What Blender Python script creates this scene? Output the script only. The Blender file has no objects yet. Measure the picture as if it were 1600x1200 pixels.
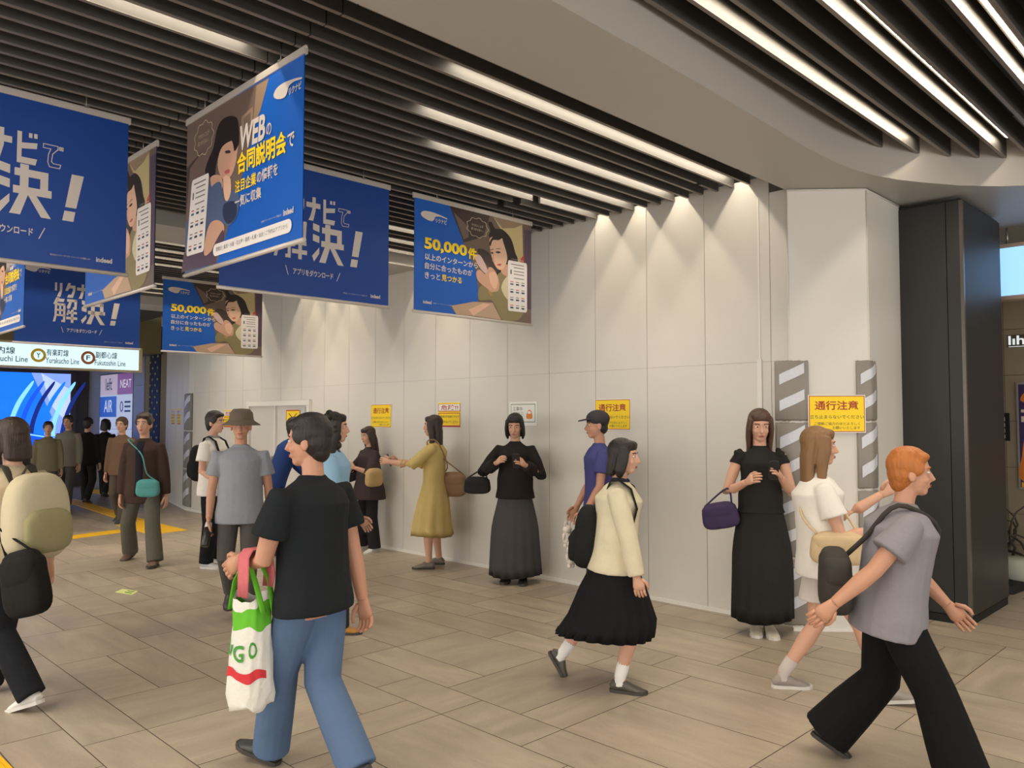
import bpy, bmesh, math, random
import numpy as np
from mathutils import Vector, Matrix
SC = bpy.context.scene
COL = SC.collection
random.seed(7)
PI = math.pi

# ------------------------------------------------------------------ camera, world, exposure
FPX, CAM_H, PITCH = 1250.0, 1.6, math.atan(55 / 1250.0)
cam_d = bpy.data.cameras.new('camera')
cam = bpy.data.objects.new('camera', cam_d)
COL.objects.link(cam)
cam.location = (0, 0, CAM_H)
cam.rotation_euler = (PI / 2 + PITCH, 0, -PI / 4)
cam_d.sensor_width = 36.0
cam_d.lens = 36.0 * FPX / 1600.0
cam_d.clip_start = 0.05
cam_d.clip_end = 200
SC.camera = cam
world = bpy.data.worlds.new('world')
SC.world = world
world.use_nodes = True
world.node_tree.nodes['Background'].inputs['Color'].default_value = (1.0, 0.965, 0.925, 1)
world.node_tree.nodes['Background'].inputs['Strength'].default_value = 2.5
LED_POWER = 78.0
OVERHEAD_POWER = 72.0
SC.view_settings.view_transform = 'Standard'
SC.view_settings.look = 'None'
SC.view_settings.exposure = 0.16
SC.view_settings.gamma = 1.0
SC.view_settings.use_curve_mapping = False

# ------------------------------------------------------------------ helpers
def lin(c):
    return tuple((v / 255 / 12.92 if v / 255 <= 0.04045 else ((v / 255 + 0.055) / 1.055) ** 2.4) for v in c)

MATS = {}
def mat(name, rgb, rough=0.6, metal=0.0, var=0.06, scale=12.0, bump=0.0, bscale=60.0, stretch=None, emit=0.0, alpha=1.0, spec=0.5):
    """procedural principled material: sRGB colour varied by noise, optional noise bump"""
    if name in MATS: return MATS[name]
    m = bpy.data.materials.new(name); m.use_nodes = True
    nt = m.node_tree; N = nt.nodes; L = nt.links
    b = N['Principled BSDF']
    c = lin(rgb)
    b.inputs['Roughness'].default_value = rough
    b.inputs['Metallic'].default_value = metal
    b.inputs['Specular IOR Level'].default_value = spec
    tc = N.new('ShaderNodeTexCoord'); mp = N.new('ShaderNodeMapping')
    if stretch: mp.inputs['Scale'].default_value = stretch
    L.new(tc.outputs['Object'], mp.inputs['Vector'])
    nz = N.new('ShaderNodeTexNoise'); nz.inputs['Scale'].default_value = scale; nz.inputs['Detail'].default_value = 4
    L.new(mp.outputs['Vector'], nz.inputs['Vector'])
    mx = N.new('ShaderNodeMix'); mx.data_type = 'RGBA'
    mx.inputs['A'].default_value = tuple(v * (1 - var) for v in c) + (1,)
    mx.inputs['B'].default_value = tuple(min(1, v * (1 + var)) for v in c) + (1,)
    L.new(nz.outputs['Fac'], mx.inputs['Factor'])
    L.new(mx.outputs['Result'], b.inputs['Base Color'])
    if emit > 0:
        L.new(mx.outputs['Result'], b.inputs['Emission Color'])
        b.inputs['Emission Strength'].default_value = emit
    if bump > 0:
        n2 = N.new('ShaderNodeTexNoise'); n2.inputs['Scale'].default_value = bscale; n2.inputs['Detail'].default_value = 3
        L.new(mp.outputs['Vector'], n2.inputs['Vector'])
        bp = N.new('ShaderNodeBump'); bp.inputs['Strength'].default_value = bump; bp.inputs['Distance'].default_value = 0.02
        L.new(n2.outputs['Fac'], bp.inputs['Height']); L.new(bp.outputs['Normal'], b.inputs['Normal'])
    if alpha < 1: b.inputs['Alpha'].default_value = alpha
    MATS[name] = m
    return m

class MB:
    """collects shapes and links them as ONE mesh object"""
    def __init__(s): s.v = []; s.f = []; s.m = []; s.sm = []
    def add(s, vs, fs, mi=0, smooth=False):
        o = len(s.v); s.v += [tuple(p) for p in vs]
        for f in fs:
            s.f.append(tuple(o + i for i in f)); s.m.append(mi); s.sm.append(smooth)
        return s
    def box(s, a, b, mi=0):
        x0, y0, z0 = a; x1, y1, z1 = b
        return s.add([(x0,y0,z0),(x1,y0,z0),(x1,y1,z0),(x0,y1,z0),(x0,y0,z1),(x1,y0,z1),(x1,y1,z1),(x0,y1,z1)],
                     [(0,3,2,1),(4,5,6,7),(0,1,5,4),(1,2,6,5),(2,3,7,6),(3,0,4,7)], mi)
    def prism(s, pts, z0, z1, mi=0):
        n = len(pts)
        return s.add([(x,y,z0) for x,y in pts] + [(x,y,z1) for x,y in pts],
                     [tuple(range(n))[::-1], tuple(range(n,2*n))] + [(i,(i+1)%n,n+(i+1)%n,n+i) for i in range(n)], mi)
    def tube(s, pts, rad, n=10, mi=0, side=None, smooth=True, squash=1.0):
        """closed tube through pts; rad: per point r or (a along side, b across)"""
        P = [Vector(p) for p in pts]; k = len(P); vs = []; fs = []
        sd = Vector(side) if side is not None else None
        for i in range(k):
            t = (P[min(i+1,k-1)] - P[max(i-1,0)])
            if t.length < 1e-9: t = Vector((0,0,1))
            t.normalize()
            if sd is None:
                ref = Vector((0,1,0)) if abs(t.y) < 0.9 else Vector((1,0,0))
            else: ref = sd
            u = ref - t * ref.dot(t)
            if u.length < 1e-6: u = t.orthogonal()
            u.normalize(); w = t.cross(u)
            if sd is None: sd = u
            r = rad[i] if isinstance(rad, (list,tuple)) else rad
            ra, rb = r if isinstance(r, tuple) else (r, r)
            for j in range(n):
                a = 2*PI*j/n
                vs.append(P[i] + u*ra*math.cos(a) + w*rb*math.sin(a))
        for i in range(k-1):
            for j in range(n):
                fs.append((i*n+j, i*n+(j+1)%n, (i+1)*n+(j+1)%n, (i+1)*n+j))
        fs.append(tuple(range(n))[::-1]); fs.append(tuple(range((k-1)*n, k*n)))
        return s.add(vs, fs, mi, smooth)
    def ball(s, c, r, n=14, mi=0, rot=None):
        c = Vector(c); r = r if isinstance(r, (tuple,list)) else (r,r,r)
        h = n//2; vs = [Vector((0,0,-1))]; fs = []
        for i in range(1,h):
            p = -PI/2 + PI*i/h
            for j in range(n):
                a = 2*PI*j/n; vs.append(Vector((math.cos(p)*math.cos(a), math.cos(p)*math.sin(a), math.sin(p))))
        vs.append(Vector((0,0,1)))
        for j in range(n): fs.append((0, 1+(j+1)%n, 1+j))
        for i in range(h-2):
            for j in range(n):
                a = 1+i*n; fs.append((a+j, a+(j+1)%n, a+n+(j+1)%n, a+n+j))
        a = 1+(h-2)*n
        for j in range(n): fs.append((a+j, a+(j+1)%n, len(vs)-1))
        out = []
        for v in vs:
            w = Vector((v.x*r[0], v.y*r[1], v.z*r[2]))
            if rot is not None: w = rot @ w
            out.append(c + w)
        return s.add(out, fs, mi, True)
    def mesh(s, name):
        me = bpy.data.meshes.new(name); me.from_pydata(s.v, [], s.f); me.update()
        me.polygons.foreach_set('material_index', s.m); me.polygons.foreach_set('use_smooth', s.sm)
        return me
    def build(s, name, mats, parent=None):
        return link(name, s.mesh(name), mats, parent)

def link(name, me, mats=None, parent=None):
    if mats is not None and not len(me.materials):
        for m in (mats if isinstance(mats, (list,tuple)) else [mats]): me.materials.append(m)
    o = bpy.data.objects.new(name, me); COL.objects.link(o)
    if parent is not None: o.parent = parent
    return o

def tag(o, label=None, cat=None, group=None, kind=None):
    if label: o['label'] = label
    if cat: o['category'] = cat
    if group: o['group'] = group
    if kind: o['kind'] = kind
    return o

def empty(name, loc=(0,0,0), rz=0.0):
    o = bpy.data.objects.new(name, None); COL.objects.link(o)
    o.empty_display_size = 0.1; o.location = loc; o.rotation_euler = (0,0,rz)
    return o

def copy_tree(o, parent=None):
    c = o.copy(); COL.objects.link(c); c.parent = parent
    for ch in list(o.children): copy_tree(ch, c)
    return c

def struct(name, mb, mats, parent=None):
    o = mb.build(name, mats, parent); o['kind'] = 'structure'
    return o

_TXT = {}
def text2d(s, off=0.0):
    """glyph outlines of s at size 1 as (verts, faces)"""
    if (s, off) in _TXT: return _TXT[(s, off)]
    c = bpy.data.curves.new('t', 'FONT'); c.body = s; c.size = 1; c.offset = off; c.resolution_u = 3
    o = bpy.data.objects.new('t', c); COL.objects.link(o)
    dg = bpy.context.evaluated_depsgraph_get()
    me = bpy.data.meshes.new_from_object(o.evaluated_get(dg))
    r = ([(v.co.x, v.co.y) for v in me.vertices], [tuple(p.vertices) for p in me.polygons])
    bpy.data.objects.remove(o); bpy.data.curves.remove(c); bpy.data.meshes.remove(me)
    _TXT[(s, off)] = r
    return r

def put_text(mb, s, x0, x1, z0, z1, y, mi, off=0.0, slant=0.0):
    """text s fitted into x0..x1, z0..z1 at depth y (local), facing -y"""
    vs, fs = text2d(s, off)
    ax = min(v[0] for v in vs); bx = max(v[0] for v in vs); az = min(v[1] for v in vs); bz = max(v[1] for v in vs)
    out = []
    for a, b in vs:
        t = (b-az)/(bz-az)
        out.append((x0 + (a-ax)/(bx-ax)*(x1-x0) + slant*(t-.5)*(z1-z0), y, z0 + t*(z1-z0)))
    mb.add(out, fs, mi)

def flat(mb, pts, y, mi):
    """polygon (x,z) list at depth y"""
    mb.add([(a, y, b) for a, b in pts], [tuple(range(len(pts)))], mi)
def rect(mb, x0, x1, z0, z1, y, mi): flat(mb, [(x0,z0),(x1,z0),(x1,z1),(x0,z1)], y, mi)
def smooth_loop(pts, n=5):
    """closed Catmull-Rom through pts"""
    out = []; k = len(pts)
    for i in range(k):
        p0,p1,p2,p3 = (np.array(pts[(i+d)%k], float) for d in (-1,0,1,2))
        for j in range(n):
            t = j/n
            out.append(tuple(0.5*((2*p1)+(-p0+p2)*t+(2*p0-5*p1+4*p2-p3)*t*t+(-p0+3*p1-3*p2+p3)*t**3)))
    return out
def rrect(x0, x1, z0, z1, r, n=4):
    out = []
    for cx, cz, a0 in ((x1-r,z0+r,-90),(x1-r,z1-r,0),(x0+r,z1-r,90),(x0+r,z0+r,180)):
        for i in range(n+1):
            a = math.radians(a0 + 90*i/n); out.append((cx+r*math.cos(a), cz+r*math.sin(a)))
    return out

# ------------------------------------------------------------------ common materials
M = {}
M['white_panel'] = mat('white_panel', (213,209,200), 0.42, var=0.02, scale=3, bump=0.015, bscale=4)
M['panel_gap'] = mat('panel_gap', (92,88,80), 0.8)
M['white_trim'] = mat('white_trim', (226,223,216), 0.45, var=0.02)
M['slat'] = mat('slat_metal', (76,74,71), 0.5, var=0.05, stretch=(0.3,8,8), scale=2)
M['slat_bounce'] = mat('slat_bottom_bounce', (120,113,107), 0.45, var=.03)  # paler slat undersides: light bounced off the floor, painted into the colour
M['void'] = mat('ceiling_void', (40,38,36), 0.9)
M['soffit'] = mat('soffit_panel', (176,174,170), 0.45, var=0.03, scale=1.5)
M['fascia'] = mat('fascia_panel', (176,170,162), 0.5, var=0.03, scale=2)
M['led'] = mat('led_diffuser', (255,240,216), 0.5, var=0.0, emit=LED_POWER)
M['led_bright'] = mat('led_diffuser_overhead', (255,243,224), 0.5, var=0.0, emit=OVERHEAD_POWER)
M['led_housing'] = mat('led_housing', (150,145,138), 0.5)
M['black_panel'] = mat('black_column_panel', (31,31,29), 0.46, var=0.12, scale=1.2, stretch=(1,1,0.4))
M['black_gap'] = mat('black_gap', (8,8,8), 0.7)
M['black_edge'] = mat('black_column_edge', (92,86,78), 0.3, metal=0.5)
M['rail'] = mat('banner_rail', (206,198,190), 0.35, metal=0.2, var=0.02)
M['wire'] = mat('wire', (170,165,158), 0.4, metal=0.8)
M['yellow_tile'] = mat('tactile_yellow', (246,190,14), 0.6, var=0.06)
M['stone'] = mat('stone_wall', (150,138,116), 0.5, var=0.12, scale=1.6, stretch=(1,1,3))
M['stone_joint'] = mat('stone_joint', (92,84,70), 0.8)
M['olive'] = mat('olive_bulkhead', (128,116,80), 0.6, var=0.05)

# ------------------------------------------------------------------ floor: modular stone tiles with fine joints
def make_floor():
    m = bpy.data.materials.new('floor_tile'); m.use_nodes = True
    nt = m.node_tree; N = nt.nodes; L = nt.links; b = N['Principled BSDF']
    at = N.new('ShaderNodeAttribute'); at.attribute_name = 'tile'
    sep = N.new('ShaderNodeSeparateColor'); L.new(at.outputs['Color'], sep.inputs['Color'])
    tc = N.new('ShaderNodeTexCoord')
    add = N.new('ShaderNodeVectorMath'); add.operation = 'MULTIPLY_ADD'
    L.new(at.outputs['Vector'], add.inputs[0]); add.inputs[1].default_value = (37,53,11); L.new(tc.outputs['Object'], add.inputs[2])
    streaks = []
    for sc in ((1.3,5.2,1), (5.2,1.3,1)):
        mp = N.new('ShaderNodeMapping'); mp.inputs['Scale'].default_value = sc; L.new(add.outputs['Vector'], mp.inputs['Vector'])
        nz = N.new('ShaderNodeTexNoise'); nz.inputs['Scale'].default_value = 1.4; nz.inputs['Detail'].default_value = 6; nz.inputs['Roughness'].default_value = 0.62
        nz.inputs['Distortion'].default_value = 0.6
        L.new(mp.outputs['Vector'], nz.inputs['Vector']); streaks.append(nz)
    pick = N.new('ShaderNodeMix'); pick.data_type = 'FLOAT'
    L.new(sep.outputs['Green'], pick.inputs['Factor']); L.new(streaks[0].outputs['Fac'], pick.inputs['A']); L.new(streaks[1].outputs['Fac'], pick.inputs['B'])
    rmp = N.new('ShaderNodeValToRGB'); L.new(pick.outputs['Result'], rmp.inputs['Fac'])
    e = rmp.color_ramp.elements
    e[0].position = 0.30; e[0].color = lin((158,145,129)) + (1,)
    e[1].position = 0.72; e[1].color = lin((184,171,152)) + (1,)
    x = e.new(0.5); x.color = lin((171,157,139)) + (1,)
    fine = N.new('ShaderNodeTexNoise'); fine.inputs['Scale'].default_value = 110; fine.inputs['Detail'].default_value = 2
    L.new(tc.outputs['Object'], fine.inputs['Vector'])
    val = N.new('ShaderNodeMath'); val.operation = 'MULTIPLY_ADD'; L.new(sep.outputs['Red'], val.inputs[0]); val.inputs[1].default_value = 0.2; val.inputs[2].default_value = 0.80
    v2 = N.new('ShaderNodeMath'); v2.operation = 'MULTIPLY_ADD'; L.new(fine.outputs['Fac'], v2.inputs[0]); v2.inputs[1].default_value = 0.22; L.new(val.outputs[0], v2.inputs[2])
    hsv = N.new('ShaderNodeHueSaturation'); L.new(rmp.outputs['Color'], hsv.inputs['Color']); L.new(v2.outputs[0], hsv.inputs['Value'])
    L.new(hsv.outputs['Color'], b.inputs['Base Color'])
    rr = N.new('ShaderNodeMath'); rr.operation = 'MULTIPLY_ADD'; L.new(pick.outputs['Result'], rr.inputs[0]); rr.inputs[1].default_value = 0.25; rr.inputs[2].default_value = 0.26
    L.new(rr.outputs[0], b.inputs['Roughness'])
    bp = N.new('ShaderNodeBump'); bp.inputs['Strength'].default_value = 0.06; bp.inputs['Distance'].default_value = 0.01
    L.new(pick.outputs['Result'], bp.inputs['Height']); L.new(bp.outputs['Normal'], b.inputs['Normal'])
    grout = mat('floor_grout', (78,66,54), 0.8)
    U = 0.3035; X0, Y0 = 1.638 - 22*U, 2.182 - 25*U
    nx, ny = 64, 98
    occ = np.zeros((nx, ny), bool); rnd = random.Random(11)
    mb = MB(); cols = []
    mb.add([(X0-2,Y0-2,-0.003),(X0+nx*U+2,Y0-2,-0.003),(X0+nx*U+2,Y0+ny*U+2,-0.003),(X0-2,Y0+ny*U+2,-0.003)], [(0,1,2,3)], 1); cols.append((0,0,0))
    g = 0.0024
    for j in range(ny):
        for i in range(nx):
            if occ[i,j]: continue
            opts = [(2,3),(3,2),(1,3),(3,1),(2,2),(2,1),(1,2)]
            wts = [5,3,3,3,2,1.5,1.5]
            while True:
                if not opts: w, h = 1, 1; break
                k = rnd.choices(range(len(opts)), wts)[0]; w, h = opts[k]
                if i+w <= nx and j+h <= ny and not occ[i:i+w, j:j+h].any(): break
                opts.pop(k); wts.pop(k)
            occ[i:i+w, j:j+h] = True
            x0, y0, x1, y1 = X0+i*U+g, Y0+j*U+g, X0+(i+w)*U-g, Y0+(j+h)*U-g
            mb.add([(x0,y0,0),(x1,y0,0),(x1,y1,0),(x0,y1,0)], [(0,1,2,3)], 0)
            cols.append((rnd.random(), 1.0 if (h > w) != (rnd.random() < .2) else 0.0, rnd.random()))
    o = struct('floor', mb, [m, grout])
    me = o.data; ca = me.color_attributes.new('tile', 'FLOAT_COLOR', 'CORNER')
    arr = np.zeros((len(me.loops), 4), np.float32); arr[:,3] = 1
    for p, c in zip(me.polygons, cols):
        for li in p.loop_indices: arr[li,:3] = c
    ca.data.foreach_set('color', arr.ravel())
make_floor()

# ------------------------------------------------------------------ ceiling: slab, slats, soffits
WX = 5.96          # hoarding wall plane
SLAT_Z, SLAT_H, PIT = 3.52, 0.165, 0.1453
SOF_Z = 3.385
ceil = struct('ceiling', MB().box((-9,-9,4.05),(16,26,4.2)), M['void'])
CURVE = [(-9,2.24),(2.5,2.24),(3.1,2.245),(3.7,2.256),(4.5,2.28),(5.0,2.30),(5.435,2.295),(5.72,2.268),(5.935,2.225),(6.198,2.135),(6.402,2.03),(6.698,1.85),(6.925,1.649),(7.05,1.5),(7.25,1.2),(7.4,0.8),(7.5,0.3),(7.55,-0.5),(7.55,-9)]
def curve_x_at(y):
    """X where the curved fascia crosses a line Y=y (right of the bend)"""
    for (xa,ya),(xb,yb) in zip(CURVE[6:], CURVE[7:]):
        if (ya-y)*(yb-y) <= 0 and ya != yb: return xa + (xb-xa)*(ya-y)/(ya-yb)
    return 5.4
def blades(y0, y1, x0, x1f, zb, gaps=()):
    mb = MB(); k = 0; y = y0
    while y < y1:
        x1 = x1f(y) if callable(x1f) else x1f
        cuts = sorted([c for c in gaps if c[0] == k])
        xs = [x0] + [q for c in cuts for q in (c[1], c[2])] + [x1]
        for a, b in zip(xs[::2], xs[1::2]):
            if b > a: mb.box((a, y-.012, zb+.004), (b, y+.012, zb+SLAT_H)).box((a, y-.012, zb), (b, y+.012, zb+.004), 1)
        y += PIT; k += 1
    return mb
joint = [(k, 2.055, 2.064) for k in range(40)]
F1Y = 2.915
stag = [(18,0.95,1.07),(19,0.95,1.07),(20,0.95,1.07),(18,2.45,2.57),(19,2.45,2.57),(20,2.45,2.57),(13,5.05,5.15),(14,4.95,5.05),(15,4.9,5.0),(1,5.5,5.56),(4,5.62,5.68),(25,1.6,1.7),(26,1.6,1.7)]
struct('ceiling_slats', blades(F1Y, 7.42, -6, WX-.012, SLAT_Z, joint+stag), [M['slat'],M['slat_bounce']])
struct('ceiling_slats', blades(8.26, 12.8, -4, WX-.012, SLAT_Z, joint), [M['slat'],M['slat_bounce']])
struct('ceiling_slats', blades(13.62, 16.4, -2, WX-.012, SLAT_Z), [M['slat'],M['slat_bounce']])
struct('ceiling_slats', blades(2.042-PIT*42, 2.2, -6, lambda y: curve_x_at(y)-.01, 3.60), [M['slat'],M['slat_bounce']])
# soffit (the wide flat beam sweeping round to the right), with the curved cove fascia above its edge
def make_soffit():
    mb = MB()
    outer = [(-9,2.85),(5.945,2.85)]
    n = len(CURVE)
    # flat face as quads between curve and an outer line
    for (xa,ya),(xb,yb) in zip(CURVE[:7], CURVE[1:7]):
        mb.add([(xa,ya,SOF_Z),(xb,yb,SOF_Z),(xb,2.85,SOF_Z),(xa,2.85,SOF_Z)], [(0,3,2,1)])
    mb.add([(x,y,SOF_Z) for x,y in CURVE[6:]] + [(13,-9,SOF_Z),(13,4,SOF_Z),(WX,4,SOF_Z),(WX,2.85,SOF_Z),(CURVE[6][0],2.85,SOF_Z)], [tuple(range(n-6+5))[::-1]])
    # outside edge facing the slat field
    mb.add([(-9,2.85,SOF_Z),(WX,2.85,SOF_Z),(WX,2.85,4.05),(-9,2.85,4.05)], [(0,1,2,3)])
    o = struct('ceiling_soffit', mb, M['soffit'])
    fb = MB()
    top = 3.93
    vs = []
    for i in range(n):
        x,y = CURVE[i]; vs.append((x,y,SOF_Z)); vs.append((x,y,top))
    fb.add(vs, [(2*i,2*i+1,2*i+3,2*i+2) for i in range(n-1)], 0, True)
    f = fb.build('fascia', M['fascia'], o)
make_soffit()
for y0, y1, zz in ((7.48,8.2,3.40),(12.86,13.56,3.40)):
    struct('ceiling_beam', MB().box((-6,y0,zz),(WX-.01,y1,4.04)), M['soffit'])
struct('ceiling_bulkhead', MB().box((-4,16.45,2.92),(6.4,21.2,4.04)), M['olive'])

# linear LED fixtures between the slats
def led(y, x0, x1, zb, label, group):
    e = empty('linear_ceiling_light', ((x0+x1)/2, y, zb+.088))
    L = (x1-x0)/2
    MB().box((-L,-.022,.002),(L,.022,.03)).build('housing', M['led_housing'], e)
    MB().add([(-L,-.008,0),(L,-.008,0),(L,.008,0),(-L,.008,0)], [(0,3,2,1)]).build('diffuser', M['led_bright'] if 'overhead' in label else M['led'], e)
    tag(e, label, 'ceiling light', group)
    return e
mid = lambda k: F1Y + PIT*(k+.5)
G1, G2, G3 = 'strip lights between the ceiling slats by the white wall', 'strip lights between the farther ceiling slats', 'strip lights in the curved ceiling recess'
for k, x0, nm in ((2.9-.4,2.9,'first'),(6,3.15,'second'),(9,3.6,'third'),(12,4.2,'fourth')):
    k = int(round(k-.001)) if nm == 'first' else k
    led(F1Y+PIT*(k+.5), x0, 5.9, SLAT_Z, f'warm strip light between dark slats, {nm} from the wide grey soffit', G1)
led(F1Y+PIT*6.5, .75, 1.95, SLAT_Z, 'short warm strip light between slats above the WEB banner', G1)
for k, nm in ((24,'third'),(27,'second'),(30,'first')):
    led(F1Y+PIT*(k+.5), 3.4, 5.9, SLAT_Z, f'warm strip light glimpsed between the hanging banners, {nm} before the grey beam', G1)
for k in range(1, 31, 2):  # unseen strips added to brighten the left and near floor
    led(F1Y+PIT*(k+.5), -5.5, .2, SLAT_Z, 'added warm strip light between the slats overhead, out of view, brightening the left floor', 'added strip lights overhead')
for k, x0 in ((3,-2),(6,-2),(9,-2),(12,-2),(22,-2),(25,-2),(28,-2)):
    led(8.26+PIT*(k+.5), x0, 5.9, SLAT_Z, 'warm strip light between far slats beyond the hanging banners', G2)
for i, nm in enumerate(('first','second','third')):
    y = 2.042-PIT*(3*i+.5)
    led(y, -2.5, curve_x_at(y)-.28, 3.60, f'bright strip light in curved recess above black column, {nm} from the soffit edge', G3)
for i in range(3, 10, 2):
    y = 2.042-PIT*(3*i+.5)
    led(y, -4.5, min(curve_x_at(y)-.3, 7), 3.60, 'bright strip light in the ceiling recess overhead', G3)

# ------------------------------------------------------------------ white hoarding wall
def make_hoarding():
    mb = MB()
    ZT, ZJ = 3.56, 2.06
    mb.box((WX+.012,2.84,0),(WX+.10,14.0,ZT), 1)
    y = 5.43 - .598*5
    ys = []
    while y < 14.3: ys.append(y); y += .598
    edges = [2.84] + [v for v in ys if 2.95 < v < 14.0] + [14.05]
    for a, b in zip(edges, edges[1:]):
        g = .0022
        for z0, z1 in ((.03,ZJ-.0008),(ZJ+.0008,ZT)):
            if a < 11.78 and b > 9.95 and z0 < 1:   # door opening in this run
                if a < 9.94: mb.box((WX,a+g,z0),(WX+.02,9.94,z1))
                if b > 11.79: mb.box((WX,11.79,z0),(WX+.02,b-g,z1))
                mb.box((WX,max(a+g,9.94),1.88),(WX+.02,min(b-g,11.79),z1))
                continue
            zt = 3.42 if (b < 3.3 and z1 > 3) else z1
            mb.box((WX,a+g,z0),(WX+.02,b-g,zt))
    # bent far run
    P = [(WX,14.05),(6.46,16.3)]
    dx, dy = P[1][0]-P[0][0], P[1][1]-P[0][1]; l = math.hypot(dx,dy)
    for k in range(4):
        t0, t1 = k/4+.002, (k+1)/4-.002
        a = (P[0][0]+dx*t0, P[0][1]+dy*t0); b = (P[0][0]+dx*t1, P[0][1]+dy*t1)
        mb.prism([a, b, (b[0]+.04,b[1]), (a[0]+.04,a[1])], 0.03, ZT, 0)
    struct('wall_right', mb, [M['white_panel'], M['panel_gap']])
    # boxed-out corner beside the black column
    mb = MB()
    A, B, Cc = (5.84,2.83), (6.25,2.385), (6.94,2.385)
    mb.prism([A, B, Cc, (6.94,2.9), (5.97,2.9)], 0.0, SOF_Z-.004, 0)
    # fold trims down the two corners and along the top
    for (x,y) in (A,B): mb.tube([(x,y,0.05),(x,y,3.37)], .006, 6)
    mb.tube([(A[0],A[1],3.37),(B[0],B[1],3.37),(Cc[0],Cc[1],3.37)], .008, 6)
    struct('wall_corner', mb, [M['white_panel']])
    b = MB().box((WX-.014,2.86,0),(WX+.004,9.93,.032)).box((WX-.014,11.8,0),(WX+.004,14.06,.032))
    b.prism([(WX-.014,14.06),(6.446,16.3),(6.47,16.3),(WX+.004,14.05)], 0, .032)
    nrm = Vector((-.735,-.677,0))*.012
    b.prism([(A[0]+nrm.x,A[1]+nrm.y),(B[0]+nrm.x,B[1]+nrm.y),B,A], 0, .03)
    struct('baseboard_right', b, [M['white_trim']])
make_hoarding()
# loose cable loop taped to the foot of the boxed corner
def cable():
    A, B = Vector((5.84,2.83,0)), Vector((6.25,2.385,0)); n = Vector((-.735,-.677,0))
    P = lambda t,z,o=.008: A.lerp(B,t)+Vector((0,0,z))+n*o
    mb = MB().tube([P(.38,.36),P(.43,.25),P(.50,.13),P(.52,.10),P(.505,.095),P(.46,.16),P(.41,.27),P(.36,.37)], .004, 6)
    tag(mb.build('cable', mat('cable_grey',(70,72,78),.5)), 'thin dark cable loop against the foot of the white boxed corner', 'cable')
cable()
# edge strip on the wall next to the boxed corner
struct('trim_1', MB().box((WX-.012,3.115,1.0),(WX+.001,3.155,2.08)).box((WX-.007,3.125,2.08),(WX+.001,3.14,3.4)), [M['white_trim']])

# double door in the hoarding
def make_door():
    e = empty('door_1', (WX, 10.865, 0)); e['kind'] = 'structure'
    w = .905
    f = MB().box((-.045,-w-.02,0),(.02,-w+.05,1.85)).box((-.045,w-.05,0),(.02,w+.02,1.85)).box((-.05,-w-.03,1.80),(.02,w+.03,1.875))
    f.build('door_frame', M['white_trim'], e)
    for s, y0, y1 in ((0,-w+.05,.06),(1,.07,w-.05)):
        d = MB().box((-.004 if s else .004,y0,.01),(.035,y1,1.80)).build('door_leaf', mat('door_leaf',(206,203,197),.4,var=.02), e)
        h = MB().box((-.03,y0+.06 if s else y1-.09,.85),(-.018,y0+.09 if s else y1-.06,1.05)).box((-.03,(y0+.065 if s else y1-.085),.86),(.01,(y0+.085 if s else y1-.065),.88))
        h.build('door_handle', M['wire'], d)
    MB().box((-.03,.05,.01),(.012,.08,1.80)).build('door_edge_strip', M['white_trim'], e)
    c = MB().box((-.03,-w+.06,1.70),(.0,-w+.11,1.77)); c.build('door_closer', M['wire'], e)
make_door()

# ------------------------------------------------------------------ notices on the hoarding
NY = mat('notice_yellow', (250,214,10), .5, var=.02)
NR = mat('notice_red', (176,40,30), .5, var=.02)
NRD = mat('notice_red_text', (166,46,24), .5, var=.02)
NW = mat('notice_white', (238,236,230), .5, var=.01)
NK = mat('notice_black', (52,50,44), .5)
NG = mat('notice_green', (40,110,70), .5)
NO = mat('notice_orange', (226,132,40), .5)
def notice(name, loc, rz, w, h, paint, label, group=None):
    """flat sheet hanging in local x (right), z (up), facing -y"""
    mb = MB(); paint(mb, w, h)
    mb.box((-w/2,-.0005,-h/2),(w/2,.003,h/2), 0)
    o = mb.build(name, [NW,NY,NR,NK,NG,NO,NRD]); o.location = loc; o.rotation_euler = (0,0,rz)
    return tag(o, label, 'notice', group)
def caution(mb, w, h):
    rect(mb,-w/2+.006,w/2-.006,-h/2+.006,h/2-.006,-.0010,2)
    rect(mb,-w/2+.012,w/2-.012,-h/2+.012,h/2-.012,-.0016,1)
    put_text(mb,'通行注意',-w*.385,w*.375,h*.10,h*.345,-.0024,6,.02)
    put_text(mb,'立ち止まらないでください',-w*.47,w*.47,-h*.13,-h*.03,-.0024,3,.004)
    put_text(mb,'ご理解ご協力のほどよろしく',-w*.40,w*.40,-h*.30,-h*.22,-.0024,3)
    put_text(mb,'お願いいたします',-w*.08,w*.40,-h*.41,-h*.33,-.0024,3)
def danger(mb, w, h):
    rect(mb,-w/2+.004,w/2-.004,-h/2+.004,h/2-.004,-.0010,2)
    rect(mb,-w/2+.004,w/2-.004,h*.43,h/2-.004,-.0016,1)
    rect(mb,-w/2+.014,w/2-.014,h*.16,h*.42,-.0016,0)
    rect(mb,-w/2+.004,w/2-.004,h*.08,h*.13,-.0016,1)
    rect(mb,-w/2+.014,w/2-.014,-h*.42,h*.05,-.0016,1)
    put_text(mb,'危険!!',-w*.36,w*.40,h*.19,h*.39,-.0024,2,.02)
    put_text(mb,'関係者以外危険ですので',-w*.45,w*.45,-h*.12,-h*.02,-.0024,3,.006)
    put_text(mb,'近づかないでください',-w*.40,w*.40,-h*.34,-h*.22,-.0024,3,.006)
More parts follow.
